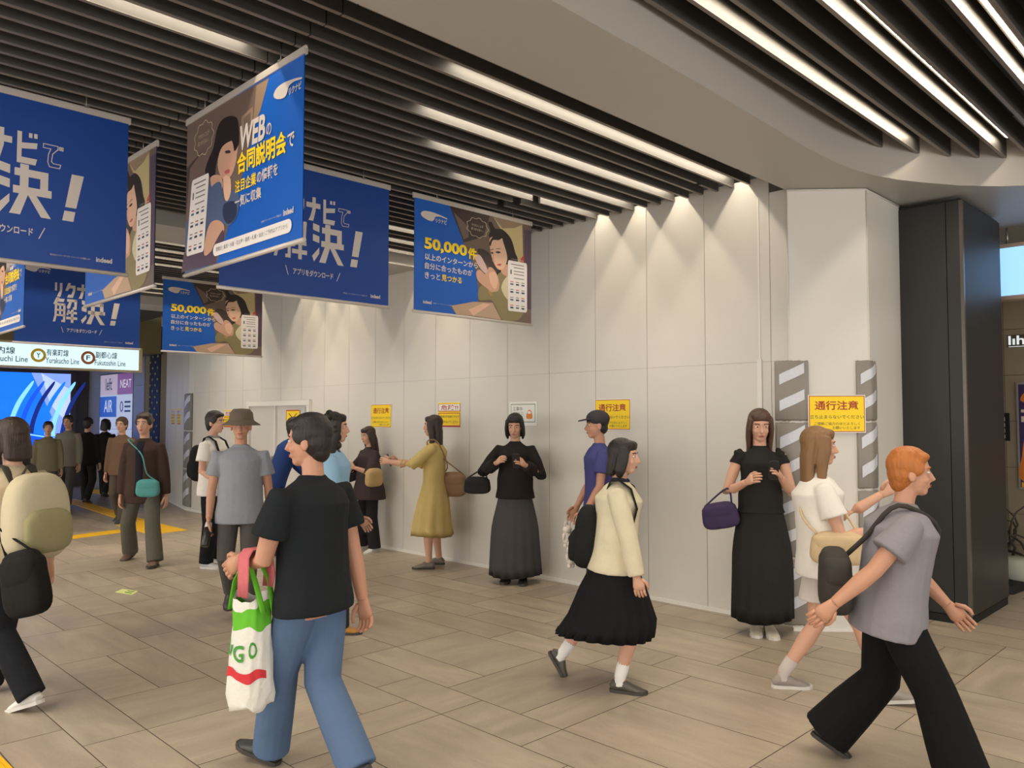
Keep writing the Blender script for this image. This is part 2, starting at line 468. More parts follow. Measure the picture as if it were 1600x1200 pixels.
def memo(mb, w, h):
    rect(mb,-w*.44,w*.44,-h*.36,h*.40,-.0010,4)
    rect(mb,-w*.425,w*.425,-h*.335,h*.375,-.0016,0)
    put_text(mb,'工事中',-w*.36,-w*.02,h*.12,h*.28,-.0024,3)
    for z in (.04,-.04,-.12,-.2): put_text(mb,'ご迷惑おかけします',-w*.36,w*.02,h*(z-.03),h*(z+.03),-.0024,3)
    flat(mb, smooth_loop([(w*.14,-h*.2),(w*.14,0),(w*.2,h*.14),(w*.28,h*.14),(w*.33,0),(w*.33,-h*.2)]), -.0024, 5)
    flat(mb, smooth_loop([(w*.18,h*.0),(w*.18,h*.09),(w*.28,h*.09),(w*.28,h*.0)]), -.003, 0)
def letter(mb, w, h):
    rect(mb,-w*.45,w*.45,h*.30,h*.33,-.0010,3); rect(mb,-w*.45,w*.45,-h*.36,-h*.33,-.0010,3)
    for k,z in enumerate((.2,.1,0,-.1,-.2)): put_text(mb,'お知らせ' if k == 0 else 'ご案内いたします',-w*.2,w*.2,h*(z-.03),h*(z+.03),-.0024,3)
def keepout(mb, w, h):
    rect(mb,-w/2+.004,w/2-.004,-h/2+.004,h/2-.004,-.0010,2); rect(mb,-w/2+.02,w/2-.02,-h/2+.02,h/2-.02,-.0016,1)
    for s in (1,-1): flat(mb, [(-s*w*.3,h*.26),(-s*w*.26,h*.29),(s*w*.04,0),(0,-h*.04)], -.0024-.0003*s, 3)
    put_text(mb,'立入禁止',-w*.3,w*.3,-h*.34,-h*.22,-.0024,3)
RW = -PI/2      # facing -X
notice('notice_sign', (WX-.004,8.286,1.642), RW, .44, .295, caution, 'yellow caution notice on the white wall nearest the dark-haired woman in a dark cape', 'yellow caution notices')
notice('notice_sign', (WX-.004,6.97,1.65), RW, .395, .287, danger, 'yellow danger notice with a white and red heading strip beside the yellow-dress woman', 'danger notices')
notice('notice_sign', (WX-.004,5.795,1.658), RW, .40, .248, memo, 'small white notice with green frame behind the head of the woman in black')
notice('notice_sign', (WX-.004,4.628,1.644), RW, .42, .29, caution, 'yellow caution notice partly behind the man in a cap', 'yellow caution notices')
notice('notice_sign', (WX-.004,13.05,1.63), RW, .37, .27, letter, 'white notice with grey lines, left of the double door')
notice('notice_sign', (WX-.004,12.46,1.61), RW, .39, .29, danger, 'danger notice with red lettering just left of the double door frame', 'danger notices')
notice('notice_sign', (WX-.036+.03,10.44,1.615), RW, .40, .25, keepout, 'yellow notice with a black cross on the right leaf of the double door')
for yy, nm in ((14.9,'nearer the striped corner pad'),(15.5,'farther from the striped corner pad')):
    xx = WX + (yy-14.05)/2.25*.5
    notice('notice_sign', (xx-.006,yy,1.65), RW-math.atan(.5/2.25)*-1*-1, .32, .3, danger, f'small faded orange notice on the far bent wall, {nm}', 'far orange notices')
ang = math.atan2(2.385-2.83, 6.25-5.84)
notice('notice_sign', (6.066-.735*.018,2.571-.677*.018,1.641), ang, .43, .287, caution, 'large yellow caution notice between two grey striped corner pads', 'yellow caution notices')

# ------------------------------------------------------------------ striped corner pads
PADG = mat('pad_grey_vinyl', (138,132,124), .45, var=.05, bump=.25, bscale=9)
PADS = mat('pad_reflective_stripe', (206,208,216), .35, var=.12, scale=60)
def pad_stack(p0, corner, p2, n_in, tops, label):
    """vinyl sheets folded round a corner, one over another; p0, corner, p2 in plan"""
    e = empty('corner_guard', (corner[0], corner[1], 0))
    C = Vector(corner); A = Vector(p0)-C; B = Vector(p2)-C
    th = .016
    la, lb = A.length, B.length; ua, ub = A.normalized(), B.normalized()
    na = Vector((ua.y,-ua.x)); na = na if na.dot(Vector(n_in)) < 0 else -na
    nb = Vector((ub.y,-ub.x)); nb = nb if nb.dot(Vector(n_in)) < 0 else -nb
    def path(s, off):   # s in -la..lb
        r = .03
        if s < -r: q = ua*(-s) + na*off
        elif s > r: q = ub*s + nb*off
        else:
            t = (s+r)/(2*r)
            a, c, b = ua*r+na*off, (na+nb).normalized()*off*1.3, ub*r+nb*off
            q = a.lerp(c,t).lerp(c.lerp(b,t),t)
        return q
    S = [-la+(la+lb)*i/20 for i in range(21)]
    rnd = random.Random(3)
    for z1, z0 in tops:
        mb = MB(); k = len(S); rows = [z0+.004, z0+.02, (z0+z1)/2, z1-.03, z1-.008]
        offs = [.010, th, th+.003, th, .010]
        vs = []
        for z, o in zip(rows, offs):
            for s in S:
                q = path(s, o); vs.append((q.x, q.y, z + (rnd.uniform(-.004,.004) if o < .012 else 0)))
        fs = [(r*k+i, r*k+i+1, (r+1)*k+i+1, (r+1)*k+i) for r in range(4) for i in range(k-1)]
        base = len(vs)
        for z in (rows[0], rows[-1]):
            for s in S:
                q = path(s, .001); vs.append((q.x,q.y,z))
        for i in range(k-1):
            fs.append((base+i, base+i+1, i+1, i)); fs.append((4*k+i, 4*k+i+1, base+k+i+1, base+k+i))
        for i in (0, k-1):
            fs.append((base+i, i, k+i, 2*k+i, 3*k+i, 4*k+i, base+k+i))
        mb.add(vs, fs, 0, True)
        pd = mb.build('vinyl_sheet', PADG, e)
        sb = MB(); h = z1-z0
        wide = la+lb
        for z in (z0+h*.17, z0+h*.60):
            ss = [-la+wide*.14 + wide*.72*i/10 for i in range(11)]
            vs = []
            for s in ss:
                q = path(s, th+.0055); rise = (s+la)/wide*h*.26
                vs += [(q.x,q.y,z+rise-.02),(q.x,q.y,z+rise+h*.17-.02)]
            sb.add(vs, [(2*i,2*i+2,2*i+3,2*i+1) for i in range(10)], 0)
        sb.build('reflective_stripe', PADS, pd)
    return tag(e, label, 'corner guard', 'grey striped corner guards')
seg = [(2.055,1.585),(1.58,1.07),(1.065,.55),(.545,.04)]
pad_stack((5.755,2.922) if False else (5.80-.0,2.83+.10), (5.84,2.83), (5.935,2.727), (.7,.7), seg, 'grey corner pad with slanted silver stripes, left of the large yellow notice')
pad_stack((6.18,2.461), (6.25,2.385), (6.345,2.385), (.4,.9), seg, 'grey corner pad with slanted silver stripes, between the large yellow notice and black column')
pad_stack((WX+.07,14.36), (WX,14.05), (WX,13.86), (1,0), [(2.06,1.40),(1.39,.73),(.72,.06)], 'narrow grey striped pad on the far bend of the white wall')

# ------------------------------------------------------------------ black column and the corner beyond
def make_column():
    e = empty('column_black', (7.46,2.5,0)); e['kind'] = 'structure'
    def R(x): return x-7.46
    def Q(y): return y-2.5
    zt = SOF_Z-.003
    MB().box((R(6.945),Q(1.925),.06),(R(8.0),Q(3.4),zt-.03)).build('core', M['black_gap'], e)
    g = MB()
    g.box((R(6.93),Q(2.03),.07),(R(6.95),Q(2.45),zt-.05)); g.box((R(6.93),Q(1.925),.07),(R(6.95),Q(2.024),zt-.05))
    g.box((R(6.965),Q(1.908),.07),(R(8.0),Q(1.93),zt-.05))
    g.build('cladding_panel', M['black_panel'], e)
    MB().box((R(6.926),Q(1.905),.07),(R(6.957),Q(1.93),zt-.05)).build('edge_trim', M['black_edge'], e)
    MB().box((R(6.935),Q(1.915),0),(R(7.99),Q(3.4),.06)).build('plinth', M['black_gap'], e)
make_column()
def right_corner():
    mb = MB(); X = 9.6
    mb.box((X+.012,-6,0),(X+.2,3.4,SOF_Z), 1)
    zs = [0.30,.62,1.10,1.58,2.06,2.54,3.02,SOF_Z]; ys = [-6+ .92*k for k in range(11)]
    for z0, z1 in zip([0]+zs, zs):
        for y0, y1 in zip(ys, ys[1:]): mb.box((X,y0+.003,z0+.003),(X+.03,y1-.003,z1-.003), 0)
    struct('wall_far_right', mb, [M['stone'], M['stone_joint']])
    struct('wall_behind_column', MB().box((8.0,2.9,0),(9.6,3.0,SOF_Z)), [M['stone']])
    struct('ceiling_drop', MB().box((8.05,2.15,3.26),(9.58,2.85,SOF_Z-.002)), mat('drop_beam',(120,122,120),.5))
    # blank lit sign box
    e = empty('lightbox_sign', (8.45,1.62,2.965))
    MB().box((0,-.5,-.26),(.14,.5,.26)).build('case', mat('lightbox_frame',(196,170,150),.4,metal=.3), e)
    MB().box((-.006,-.465,-.222),(.0,.465,.222)).build('lit_face', mat('lightbox_face',(150,200,255),.4,var=.02,scale=2,emit=1.0), e)
    for y in (-.35,.35): MB().tube([(.07,y,.26),(.07,y,SOF_Z-2.965)], .012, 8).build('hanger', M['wire'], e)
    tag(e, 'blank pale blue lit sign box hanging right of the black column', 'sign')
    # poster on the stone wall
    e = empty('poster', (X-.002,1.77,1.43)); w, h = .80, 1.10
    MB().box((-.025,-w/2,-h/2),(0,w/2,h/2)).build('poster_frame', mat('poster_frame',(170,165,158),.4,metal=.5), e)
    p = MB()
    cols = [mat('poster_purple',(58,40,92),.5),mat('poster_orange',(214,120,40),.5),mat('poster_crimson',(150,30,60),.5),mat('poster_pale',(220,205,190),.5),mat('poster_gold',(226,176,50),.5)]
    rect(p,-w/2+.02,w/2-.02,-h/2+.02,h/2-.02,-.001,0)
    flat(p, smooth_loop([(-.34,-.48),(-.36,-.2),(-.30,.05),(-.1,.12),(.2,.05),(.34,-.2),(.3,-.5)]), -.002, 1)
    flat(p, smooth_loop([(-.28,-.48),(-.28,-.2),(-.2,0),(0,.05),(.2,-.05),(.26,-.3),(.2,-.5)]), -.003, 2)
    flat(p, smooth_loop([(-.36,.36),(-.3,.46),(-.1,.48),(.1,.42),(.0,.34),(-.2,.32)]), -.002, 1)
    rect(p,-.36,-.05,.14,.2,-.004,3); rect(p,-.36,.1,.24,.27,-.004,3); rect(p,-.37,.37,-.53,-.48,-.004,4)
    o = p.build('poster_print', cols, e); o.rotation_euler = (0,0,RW); o.location = (-.025,0,0)
    tag(e, 'framed purple and orange poster on the stone wall', 'poster')
    e = empty('direction_plate', (X-.002,2.30,1.52))
    MB().box((-.02,-.06,-.145),(0,.06,.145)).build('plate', M['black_gap'], e)
    q = MB()
    for z in (.08,.02,-.04,-.10): rect(q,-.035,.02,z-.018,z+.018,-.0215,0)
    o = q.build('pictogram', NW, e); o.rotation_euler = (0,0,RW)
    tag(e, 'small black plate with white symbols on stone wall beside black column', 'sign')
    t = MB(); put_text(t,'lıh.zlu',-.13,.25,-.045,.05,0,0,.02); rect(t,-.13,.25,-.066,-.060,0,0)
    e = empty('wall_lettering', (X-.014,2.1,2.42), RW)
    t.build('glowing_letters', mat('letters_white',(236,244,246),.4,emit=.6), e)
    MB().box((-.14,.004,-.07),(.26,.012,.06)).build('backing_plate', mat('glass_grey',(96,90,76),.2), e)
    tag(e, 'small glowing white lettering high on the stone wall', 'lettering')
    # white bench-like planter with twisting stems
    e = empty('planter', (9.05,1.78,0))
    b = MB(); prof = [(.0,.03),(.50,.03),(.54,.10),(.55,.24),(.52,.262),(.0,.262)]
    n = 28; vs = []
    for r,z in prof:
        for j in range(n): vs.append((r*.58*math.cos(2*PI*j/n), r*1.0*math.sin(2*PI*j/n), z))
    b.add(vs, [(i*n+j,i*n+(j+1)%n,(i+1)*n+(j+1)%n,(i+1)*n+j) for i in range(len(prof)-1) for j in range(n)], 0, True)
    b.build('basin', mat('planter_white',(226,228,214),.4,var=.03), e)
    rnd = random.Random(5); s = MB()
    for k in range(14):
        x,y = rnd.uniform(-.2,.2), rnd.uniform(-.45,.45); p = Vector((x,y,.25)); pts=[p]; d = Vector((rnd.uniform(-.3,.3),rnd.uniform(-.6,.6),1)).normalized()
        for j in range(7):
            d = (d+Vector((rnd.uniform(-.5,.5),rnd.uniform(-.9,.9),rnd.uniform(-.5,.4)))).normalized(); p = p+d*.095; p.z=max(p.z,.28); p.x=max(-.34,min(.34,p.x)); pts.append(p)
        s.tube(pts, [.014-.0012*j for j in range(8)], 6)
    s.build('twisted_stems', mat('dark_stem',(62,54,44),.35,var=.2), e)
    tag(e, 'white rounded planter with twisting dark stems beyond the black column', 'planter')
    w = MB().prism([(8.15,2.36),(8.45,1.98),(9.2,1.9),(9.2,2.36)], 0, .075)
    tag(w.build('floor_plinth', M['black_gap']), 'low black plinth on the floor beside the black column', 'plinth')
right_corner()

# ------------------------------------------------------------------ far left: end walls, screen, adverts, line sign
def far_left():
    PW = mat('far_wall_panel',(150,150,158),.35,var=.05)
    mb = MB()
    mb.box((6.47,16.3,0),(6.6,16.62,3.5),1); mb.box((6.47,16.66,0),(6.62,17.18,3.5),2)
    mb.box((6.46,17.2,0),(6.6,17.42,3.5),1)
    for y0,y1 in ((17.44,18.2),(18.2,19.2),(19.2,20.2),(20.2,20.95)):
        for z0,z1 in ((0,1.2),(1.205,2.32),(2.325,3.5)): mb.box((6.45,y0+.004,z0),(6.6,y1-.004,z1),0)
    struct('wall_far_side', mb, [PW, M['olive'], mat('lattice_black',(22,21,20),.5)])
    # lattice column pattern: pale dots on the dark face
    d = MB(); rnd = random.Random(9)
    for k in range(22):
        for j in range(2):
            z = .5+k*.12; y = 16.78+j*.26+(k%2)*.12
            d.ball((6.465,y,z), (.012,.035,.028), 8)
    struct('trim_2', d, [mat('lattice_dot',(150,146,130),.4)])
    mb = MB().box((-3,20.95,0),(6.6,21.1,3.5))
    struct('wall_back', mb, [mat('back_wall_dark',(70,66,66),.45,var=.08)])
    # screen
    e = empty('video_screen', (5.28,20.93,1.75))
    MB().box((-.86,-.10,-1.0),(.86,0,1.0)).build('screen_frame', mat('screen_frame',(58,54,54),.4), e)
    s = MB(); w, h = .73, .92; y = -.102
    rect(s,-w,w,-h,h,y,0)
    flat(s, [(-w,h),(-.1,h),(.35,-.1),(-.2,-h),(-w,-h)], y-.001, 1)
    flat(s, [(.1,h),(w,.55),(w,-.3),(.3,.2)], y-.001, 2)
    for k in range(6):
        a = -.6+.22*k
        flat(s, smooth_loop([(a,-.85),(a+.05,-.3),(a+.22,.25),(a+.5,.7),(a+.54,.66),(a+.3,.2),(a+.15,-.3),(a+.12,-.85)]), y-.002-.0004*k, (3,5,4,1,3,4)[k])
    flat(s, [(-w,-.35),(w,-.62),(w,-h),(-w,-h)], y-.006, 5)
    flat(s, [(-w,-.37),(w,-.64),(w,-.67),(-w,-.40)], y-.007, 3)
    E_ = lambda n,c,k=1.1: mat(n,c,.4,var=.15,scale=4,emit=k)
    s.build('screen_picture', [E_('screen_violet',(120,150,255)),E_('screen_blue',(20,110,245)),E_('screen_pale',(170,190,240)),E_('screen_cyan',(130,205,255)),E_('screen_navy',(16,36,110)),E_('screen_deep',(20,80,215))], e)
    tag(e, 'large glowing blue video screen on the far back wall', 'screen')
    # advert board
    e = empty('advert_board', (6.445,19.1,1.62), RW); w, h = 1.02, 1.0
    MB().box((-w-.03,-.0,-h-.03),(w+.03,.02,h+.03)).build('board_frame', mat('ad_frame',(70,80,110),.4), e)
    a = MB(); A = [mat('ad_pale',(205,215,236),.4,var=.02,emit=.35),mat('ad_rose',(216,196,206),.4,emit=.3),mat('ad_mauve',(150,96,150),.4,emit=.3),mat('ad_blue',(40,96,190),.4,emit=.4),mat('ad_ink',(50,56,96),.4),mat('ad_white',(240,243,250),.4,emit=.4)]
    y = -.001
    rect(a,-w,w,-h,h,y,0); rect(a,-w,.1,.53,h,y-.001,1); rect(a,.1,w,.53,h,y-.001,2); rect(a,-w,.06,.03,.5,y-.001,3)
    put_text(a,'left',-.66,-.24,.64,.92,y-.003,4,.01); put_text(a,'NEAT',.28,.94,.68,.86,y-.003,5)
    put_text(a,'AIR',-.74,-.2,.14,.42,y-.003,5); put_text(a,'0',.28,.48,.14,.38,y-.003,4)
    for z in (.36,.26,.16): rect(a,.56,.92,z-.02,z+.02,y-.003,4)
    put_text(a,'ルミネ館',.02,.56,-.2,0,y-.003,4,.02); put_text(a,'ke',-.7,-.44,-.16,-.02,y-.003,4)
    rect(a,-w,w,-.245,-.24,y-.003,4)
    for x0,x1,z in ((-.7,-.2,-.36),(-.8,0,-.56),(-.7,-.1,-.72),(.15,.6,-.34),(.15,.7,-.52)): put_text(a,'FASHION',x0,x1,z-.035,z+.035,y-.003,4)
    rect(a,-w,-.4,-h+.04,-.84,y-.002,3)
    a.build('advert_print', A, e)
    tag(e, 'pale lit advert board of shop tiles on the far side wall', 'advert board')
    # line sign hanging from the ceiling
    e = empty('line_direction_sign', (3.45,14.5,2.63))
    W, H = 1.87, .215
    MB().box((-W,0,-H),(W,.18,H)).build('sign_case', mat('sign_case_gold',(196,178,140),.35,metal=.4), e)
    f = MB(); rect(f,-W+.05,W-.06,-H+.035,H-.035,-.002,0)
    S = [mat('sign_face',(206,236,246),.4,var=.01,emit=.85),mat('sign_ink',(58,66,72),.5),mat('sign_gold',(190,160,30),.5,emit=.2),mat('sign_brown',(150,84,30),.5,emit=.2),mat('sign_red',(220,40,50),.5,emit=.2)]
    def line(cx, letter_, m, jp, en, xj, xe):
        n = 28
        ring = [(cx+.112*math.cos(2*PI*i/n), .0+.112*math.sin(2*PI*i/n)) for i in range(n)]
        flat(f, ring, -.004, m); flat(f, [(cx+(a-cx)*.62, b*.62) for a,b in ring], -.006, 0)
        put_text(f,letter_,cx-.03,cx+.03,-.04,.04,-.008,1,.02)
        put_text(f,jp,cx+.115,xj,.0,.115,-.004,1,.012); put_text(f,en,cx+.105,xe,-.12,-.025,-.004,1,.008)
    # letters measured along the sign's own length
    line(.248,'Y',2,'有楽町線','Yurakucho Line',.69,.852)
    line(.99,'F',3,'副都心線','Fukutoshin Line',1.45,1.59)
    line(-.72,'M',4,'丸ノ内線','Marunouchi Line',-.08,.10)
    f.build('sign_panel', S, e)
    for x in (-1.4,0,1.4): MB().tube([(x,.09,H),(x,.09,3.52-2.63)], .015, 8).build('hanger', M['wire'], e)
    tag(e, 'long pale lit sign naming subway lines below the far banners', 'sign')
far_left()

# tactile paving strips and floor sticker
def tactile(pts, label):
    mb = MB(); mb.prism(pts, .0, .003)
    P = [Vector(p) for p in pts]
    c = sum(P, Vector((0,0)))/len(P)
    ax = (P[1]-P[0]); L = ax.length; ax.normalize(); ay = P[3]-P[0]; Wd = ay.length; ay.normalize()
    n = int(Wd/.075); 
    for i in range(n):
        q = P[0]+ay*((i+.5)/n*Wd); mb.add([(*(q+ay*-.015+ax*.03),.003),(*(q+ay*-.015+ax*(L-.03)),.003),(*(q+ay*.015+ax*(L-.03)),.003),(*(q+ay*.015+ax*.03),.003),
              (*(q+ay*-.008+ax*.04),.007),(*(q+ay*-.008+ax*(L-.04)),.007),(*(q+ay*.008+ax*(L-.04)),.007),(*(q+ay*.008+ax*.04),.007)], [(4,5,6,7),(0,1,5,4),(1,2,6,5),(2,3,7,6),(3,0,4,7)])
    return tag(mb.build('tactile_paving', M['yellow_tile']), label, 'tactile paving', 'yellow tactile paving strips')
tactile([(4.62,12.9),(4.92,17.6),(5.22,17.6),(4.92,12.9)], 'yellow tactile strip running away toward the far end of the hall')
tactile([(3.1,11.68),(4.30,11.98),(4.22,12.30),(3.02,12.0)], 'yellow tactile strip crossing left in front of the man in the brown cardigan')
tactile([(4.34,11.45),(4.92,11.52),(4.9,12.85),(4.38,12.85)], 'yellow tactile block where the two far strips meet, by the man in the brown cardigan')
tactile([(5.9,18.2),(6.35,18.2),(6.35,19.6),(5.9,19.6)], 'short yellow tactile piece by the far side wall')
tactile([(.2,4.16),(.2,4.46),(1.02,4.50),(1.03,4.2)], 'yellow tactile strip cut by the lower left corner of the view')
s = MB(); s.prism([(2.69,7.885),(2.765,7.665),(2.86,7.785),(2.79,7.985)], 0, .002, 0)
s.add([(2.745,7.80,.0035),(2.775,7.71,.0035),(2.79,7.73,.0035),(2.76,7.82,.0035)], [(0,1,2,3)], 1); s.add([(2.785,7.85,.0035),(2.815,7.76,.0035),(2.83,7.78,.0035),(2.80,7.87,.0035)], [(0,1,2,3)], 1)
tag(s.build('floor_sticker', [mat('sticker_pale',(226,232,150),.5), mat('sticker_green',(70,130,50),.5)]), 'small pale green sticker on the grey-brown floor tiles', 'sticker')

# ------------------------------------------------------------------ hanging banners
BW, BH, BTOP = 1.38, 0.945, 3.425
BN = {}
def bm(n, c, v=.03, **k): BN[n] = mat('print_'+n, c, .45, var=v, scale=6, **k); return BN[n]
PAL = ['blue','deep','white','yellow','brown_dark','brown','tan','skin','skin_lit','hair','cream','olive','phone','card','grey_text','red','curtain','denim','denim_dark','plum','ochre','lips','wood']
for n, c in zip(PAL, [(8,92,190),(6,64,148),(214,205,197),(252,216,30),(64,50,46),(112,94,84),(150,126,104),(205,160,134),(226,184,158),(36,27,26),(214,204,170),(140,128,88),(206,176,172),(236,230,226),(120,116,118),(190,70,60),(196,178,130),(80,98,132),(40,50,78),(84,66,84),(170,140,80),(186,92,88),(190,160,132)]): bm(n, c)
PI_ = {n: i for i, n in enumerate(PAL)}
PMATS = [BN[n] for n in PAL]

def warp(corners, ratio):
    """photo pixel -> position on the banner (metres, x from its left edge, z down from its top), undoing perspective"""
    (x0,a0),(x1,a1),(b0,b1) = corners
    def f(x, y):
        t = (x-x0)/(x1-x0); u = ratio*t/((1-t)+ratio*t)
        top = a0+(a1-a0)*t; bot = b0+(b1-b0)*t
        return (u*BW-BW/2, -(y-top)/(bot-top)*BH)
    return f

def logo(mb, x, z, s, y):
    k = lambda pts: [(x+a*s, z+b*s) for a, b in pts]
    flat(mb, smooth_loop(k([(0,0),(.10,.09),(.32,.12),(.62,.10),(.98,.04),(1.0,.0),(.75,.03),(.56,.0),(.50,-.10),(.40,-.16),(.22,-.14),(.06,-.08)]), 4), y, PI_['white'])
    put_text(mb, 'リクナビ', x+.56*s, x+1.0*s, z-.17*s, z-.03*s, y, PI_['white'], .03)
def indeed(mb, x, z, w, y):
    put_text(mb, 'indeed', x, x+w, z, z+w*.34, y, PI_['white'], .03)
def tiny(mb, s, x0, x1, z, h, y, c='white'):
    put_text(mb, s, x0, x1, z, z+h, y, PI_[c])
def speech(mb, cx, cz, rx, rz, y):
    n = 48
    pt = lambda k, i: (cx+(rx*k)*(1+.08*math.cos(9*2*PI*i/n))*math.cos(2*PI*i/n), cz+(rz*k)*(1+.08*math.cos(9*2*PI*i/n))*math.sin(2*PI*i/n))
    for i in range(n):
        flat(mb, [pt(1,i), pt(1,i+1), pt(.955,i+1), pt(.955,i)], y, PI_['cream'])
    tiny(mb, 'やりたいことが', cx-rx*.55, cx+rx*.55, cz+rz*.08, rz*.26, y, 'cream'); tiny(mb, '見つからない…', cx-rx*.6, cx+rx*.6, cz-rz*.34, rz*.26, y, 'cream')
def card(mb, pts, y, rows, cols_):
    """app screen card from its four corners (lower left, lower right, upper right, upper left)"""
    P = [np.array(p, float) for p in pts]
    q = lambda u, v: tuple((P[0]*(1-u)+P[1]*u)*(1-v)+(P[3]*(1-u)+P[2]*u)*v)
    flat(mb, [q(a,b) for a,b in rrect(0,1,0,1,.07)], y, PI_['card'])
    def r(u0,u1,v0,v1,c): flat(mb, [q(u0,v0),q(u1,v0),q(u1,v1),q(u0,v1)], y-.001, PI_[c])
    for v in (.93,.87,.80,.74,.66): r(.16 if v > .9 else .3,.84,v-.008,v+.008,'grey_text')
    r(.12,.2,.73,.82,'grey_text')
    for i in range(rows):
        for j in range(cols_):
            u, v = .12+j*.29, .52-i*.155
            r(u,u+.16,v,v+.03,'denim_dark' if (i+j)%2 else 'denim'); r(u,u+.16,v+.055,v+.07,'red' if (i*2+j)%3 == 0 else 'grey_text')

BLOCK = {   # blocky slogan characters as stroke outlines in a unit box
 'ri': [[(0,.42),(.27,.42),(.27,1),(0,1)],[(.63,1),(.95,1),(.95,.5),(.74,0),(.28,0),(.42,.2),(.63,.45)]],
 'ku': [[(.28,1),(.54,1),(.48,.85),(1,.85),(1,.5),(.76,0),(.2,0),(.32,.2),(.6,.22),(.74,.5),(.74,.65),(.42,.65),(.25,.45),(0,.45)]],
 'na': [[(0,.55),(1,.55),(1,.76),(0,.76)],[(.42,1),(.66,1),(.66,.45),(.5,0),(.15,0),(.3,.2),(.42,.5)]],
 'bi': [[(0,1),(.22,1),(.22,0),(0,0)],[(0,0),(.9,0),(.98,.2),(0,.2)],[(.2,.46),(.95,.53),(.98,.72),(.2,.65)],[(.55,.85),(.72,.85),(.72,1),(.55,1)],[(.8,.86),(.97,.86),(.97,1.01),(.8,1.01)]],
 'ketsu': [[(.02,.98),(.22,.94),(.22,.77),(.02,.81)],[(.02,.70),(.22,.66),(.22,.49),(.02,.53)],[(.22,.38),(.22,.22),(.06,0),(.0,.14)],
   [(.40,1),(.56,1),(.56,.42),(.40,.42)],[(.30,.91),(.93,.91),(.93,.76),(.30,.76)],[(.78,.91),(.93,.91),(.93,.42),(.78,.42)],[(.28,.56),(1,.56),(1,.41),(.28,.41)],[(.41,.45),(.57,.45),(.42,0),(.22,0)],[(.54,.43),(.70,.43),(1,0),(.81,0)]],
 'kai': [[(.12,1),(.25,1),(.13,.70),(0,.72)],[(.14,.96),(.46,.96),(.42,.83),(.12,.83)],[(.07,.77),(.16,.77),(.15,.25),(.09,0),(0,0),(.06,.25)],[(.08,.77),(.50,.77),(.50,.67),(.08,.67)],[(.41,.77),(.50,.77),(.50,0),(.34,0),(.34,.09),(.41,.09)],
   [(.1,.53),(.48,.53),(.48,.45),(.1,.45)],[(.1,.32),(.48,.32),(.48,.24),(.1,.24)],[(.245,.77),(.325,.77),(.325,.25),(.245,.25)],
   [(.56,.97),(.98,.97),(.98,.86),(.56,.86)],[(.87,.97),(.98,.97),(.96,.55),(.80,.55),(.80,.65),(.86,.65)],[(.67,.9),(.77,.9),(.69,.60),(.60,.55),(.55,.63)],
   [(.58,.46),(.98,.46),(.98,.36),(.58,.36)],[(.54,.24),(1,.24),(1,.13),(.54,.13)],[(.73,.54),(.84,.54),(.84,0),(.73,0)],[(.60,.52),(.68,.52),(.62,.30),(.54,.30)]],
}
def art_solve(mb):
    y = -.003
    rect(mb,-BW/2,BW/2,-BH,0,y,PI_['deep'])
    U = lambda u: u*BW-BW/2
    V = lambda v: (v-1)*BH
    logo(mb, U(.06), V(.925), .27, y-.001)
    for ch, u0, u1, v0, v1 in (('ri',.295,.355,.60,.775),('ku',.375,.455,.60,.785),('na',.468,.552,.60,.785),('bi',.57,.645,.595,.785),('kai',.285,.475,.285,.59),('ketsu',.505,.70,.285,.59)):
        for q in BLOCK[ch]: flat(mb, [(U(u0+(u1-u0)*a), V(v0+(v1-v0)*b)) for a,b in q], y-.001, PI_['white'])
    dl = [(0,1),(.78,1),(.78,.85),(.5,.6),(.45,.25),(.55,.17),(.95,.17),(.9,0),(.35,0),(.25,.2),(.28,.55),(.4,.82),(0,.82),(0,1)]
    sq = [(.86,.98),(.93,.98),(.93,.84),(.86,.84),(.86,.98)]; s2 = [(a+.13,b) for a,b in sq]
    for L in (dl, sq, s2):
        for (a,b),(c,d) in zip(L, L[1:]):
            pa = Vector((U(.665+.07*a), V(.605+.135*b))); pb = Vector((U(.665+.07*c), V(.605+.135*d))); t = (pb-pa).normalized()*.0022; nrm = Vector((-t.y,t.x))
            flat(mb, [tuple(pa-t-nrm),tuple(pb+t-nrm),tuple(pb+t+nrm),tuple(pa-t+nrm)], y-.001, PI_['white'])
    flat(mb,[(U(.752),V(.375)),(U(.795),V(.375)),(U(.822),V(.585)),(U(.775),V(.585))], y-.001, PI_['white'])
    flat(mb,[(U(.742),V(.290)),(U(.785),V(.290)),(U(.792),V(.352)),(U(.750),V(.352))], y-.001, PI_['white'])
    put_text(mb,'アプリをダウンロード',U(.395),U(.635),V(.165),V(.215), y-.001, PI_['white'], .02)
    flat(mb,[(U(.365),V(.155)),(U(.369),V(.155)),(U(.354),V(.225)),(U(.350),V(.225))], y-.001, PI_['white']); flat(mb,[(U(.655),V(.155)),(U(.659),V(.155)),(U(.680),V(.225)),(U(.676),V(.225))], y-.001, PI_['white'])
    tiny(mb,'株式会社インディードリクルートパートナーズが運営します',U(.70),U(.855),V(.065),.011,y-.001)
    indeed(mb, U(.878), V(.060), .09, y-.001)

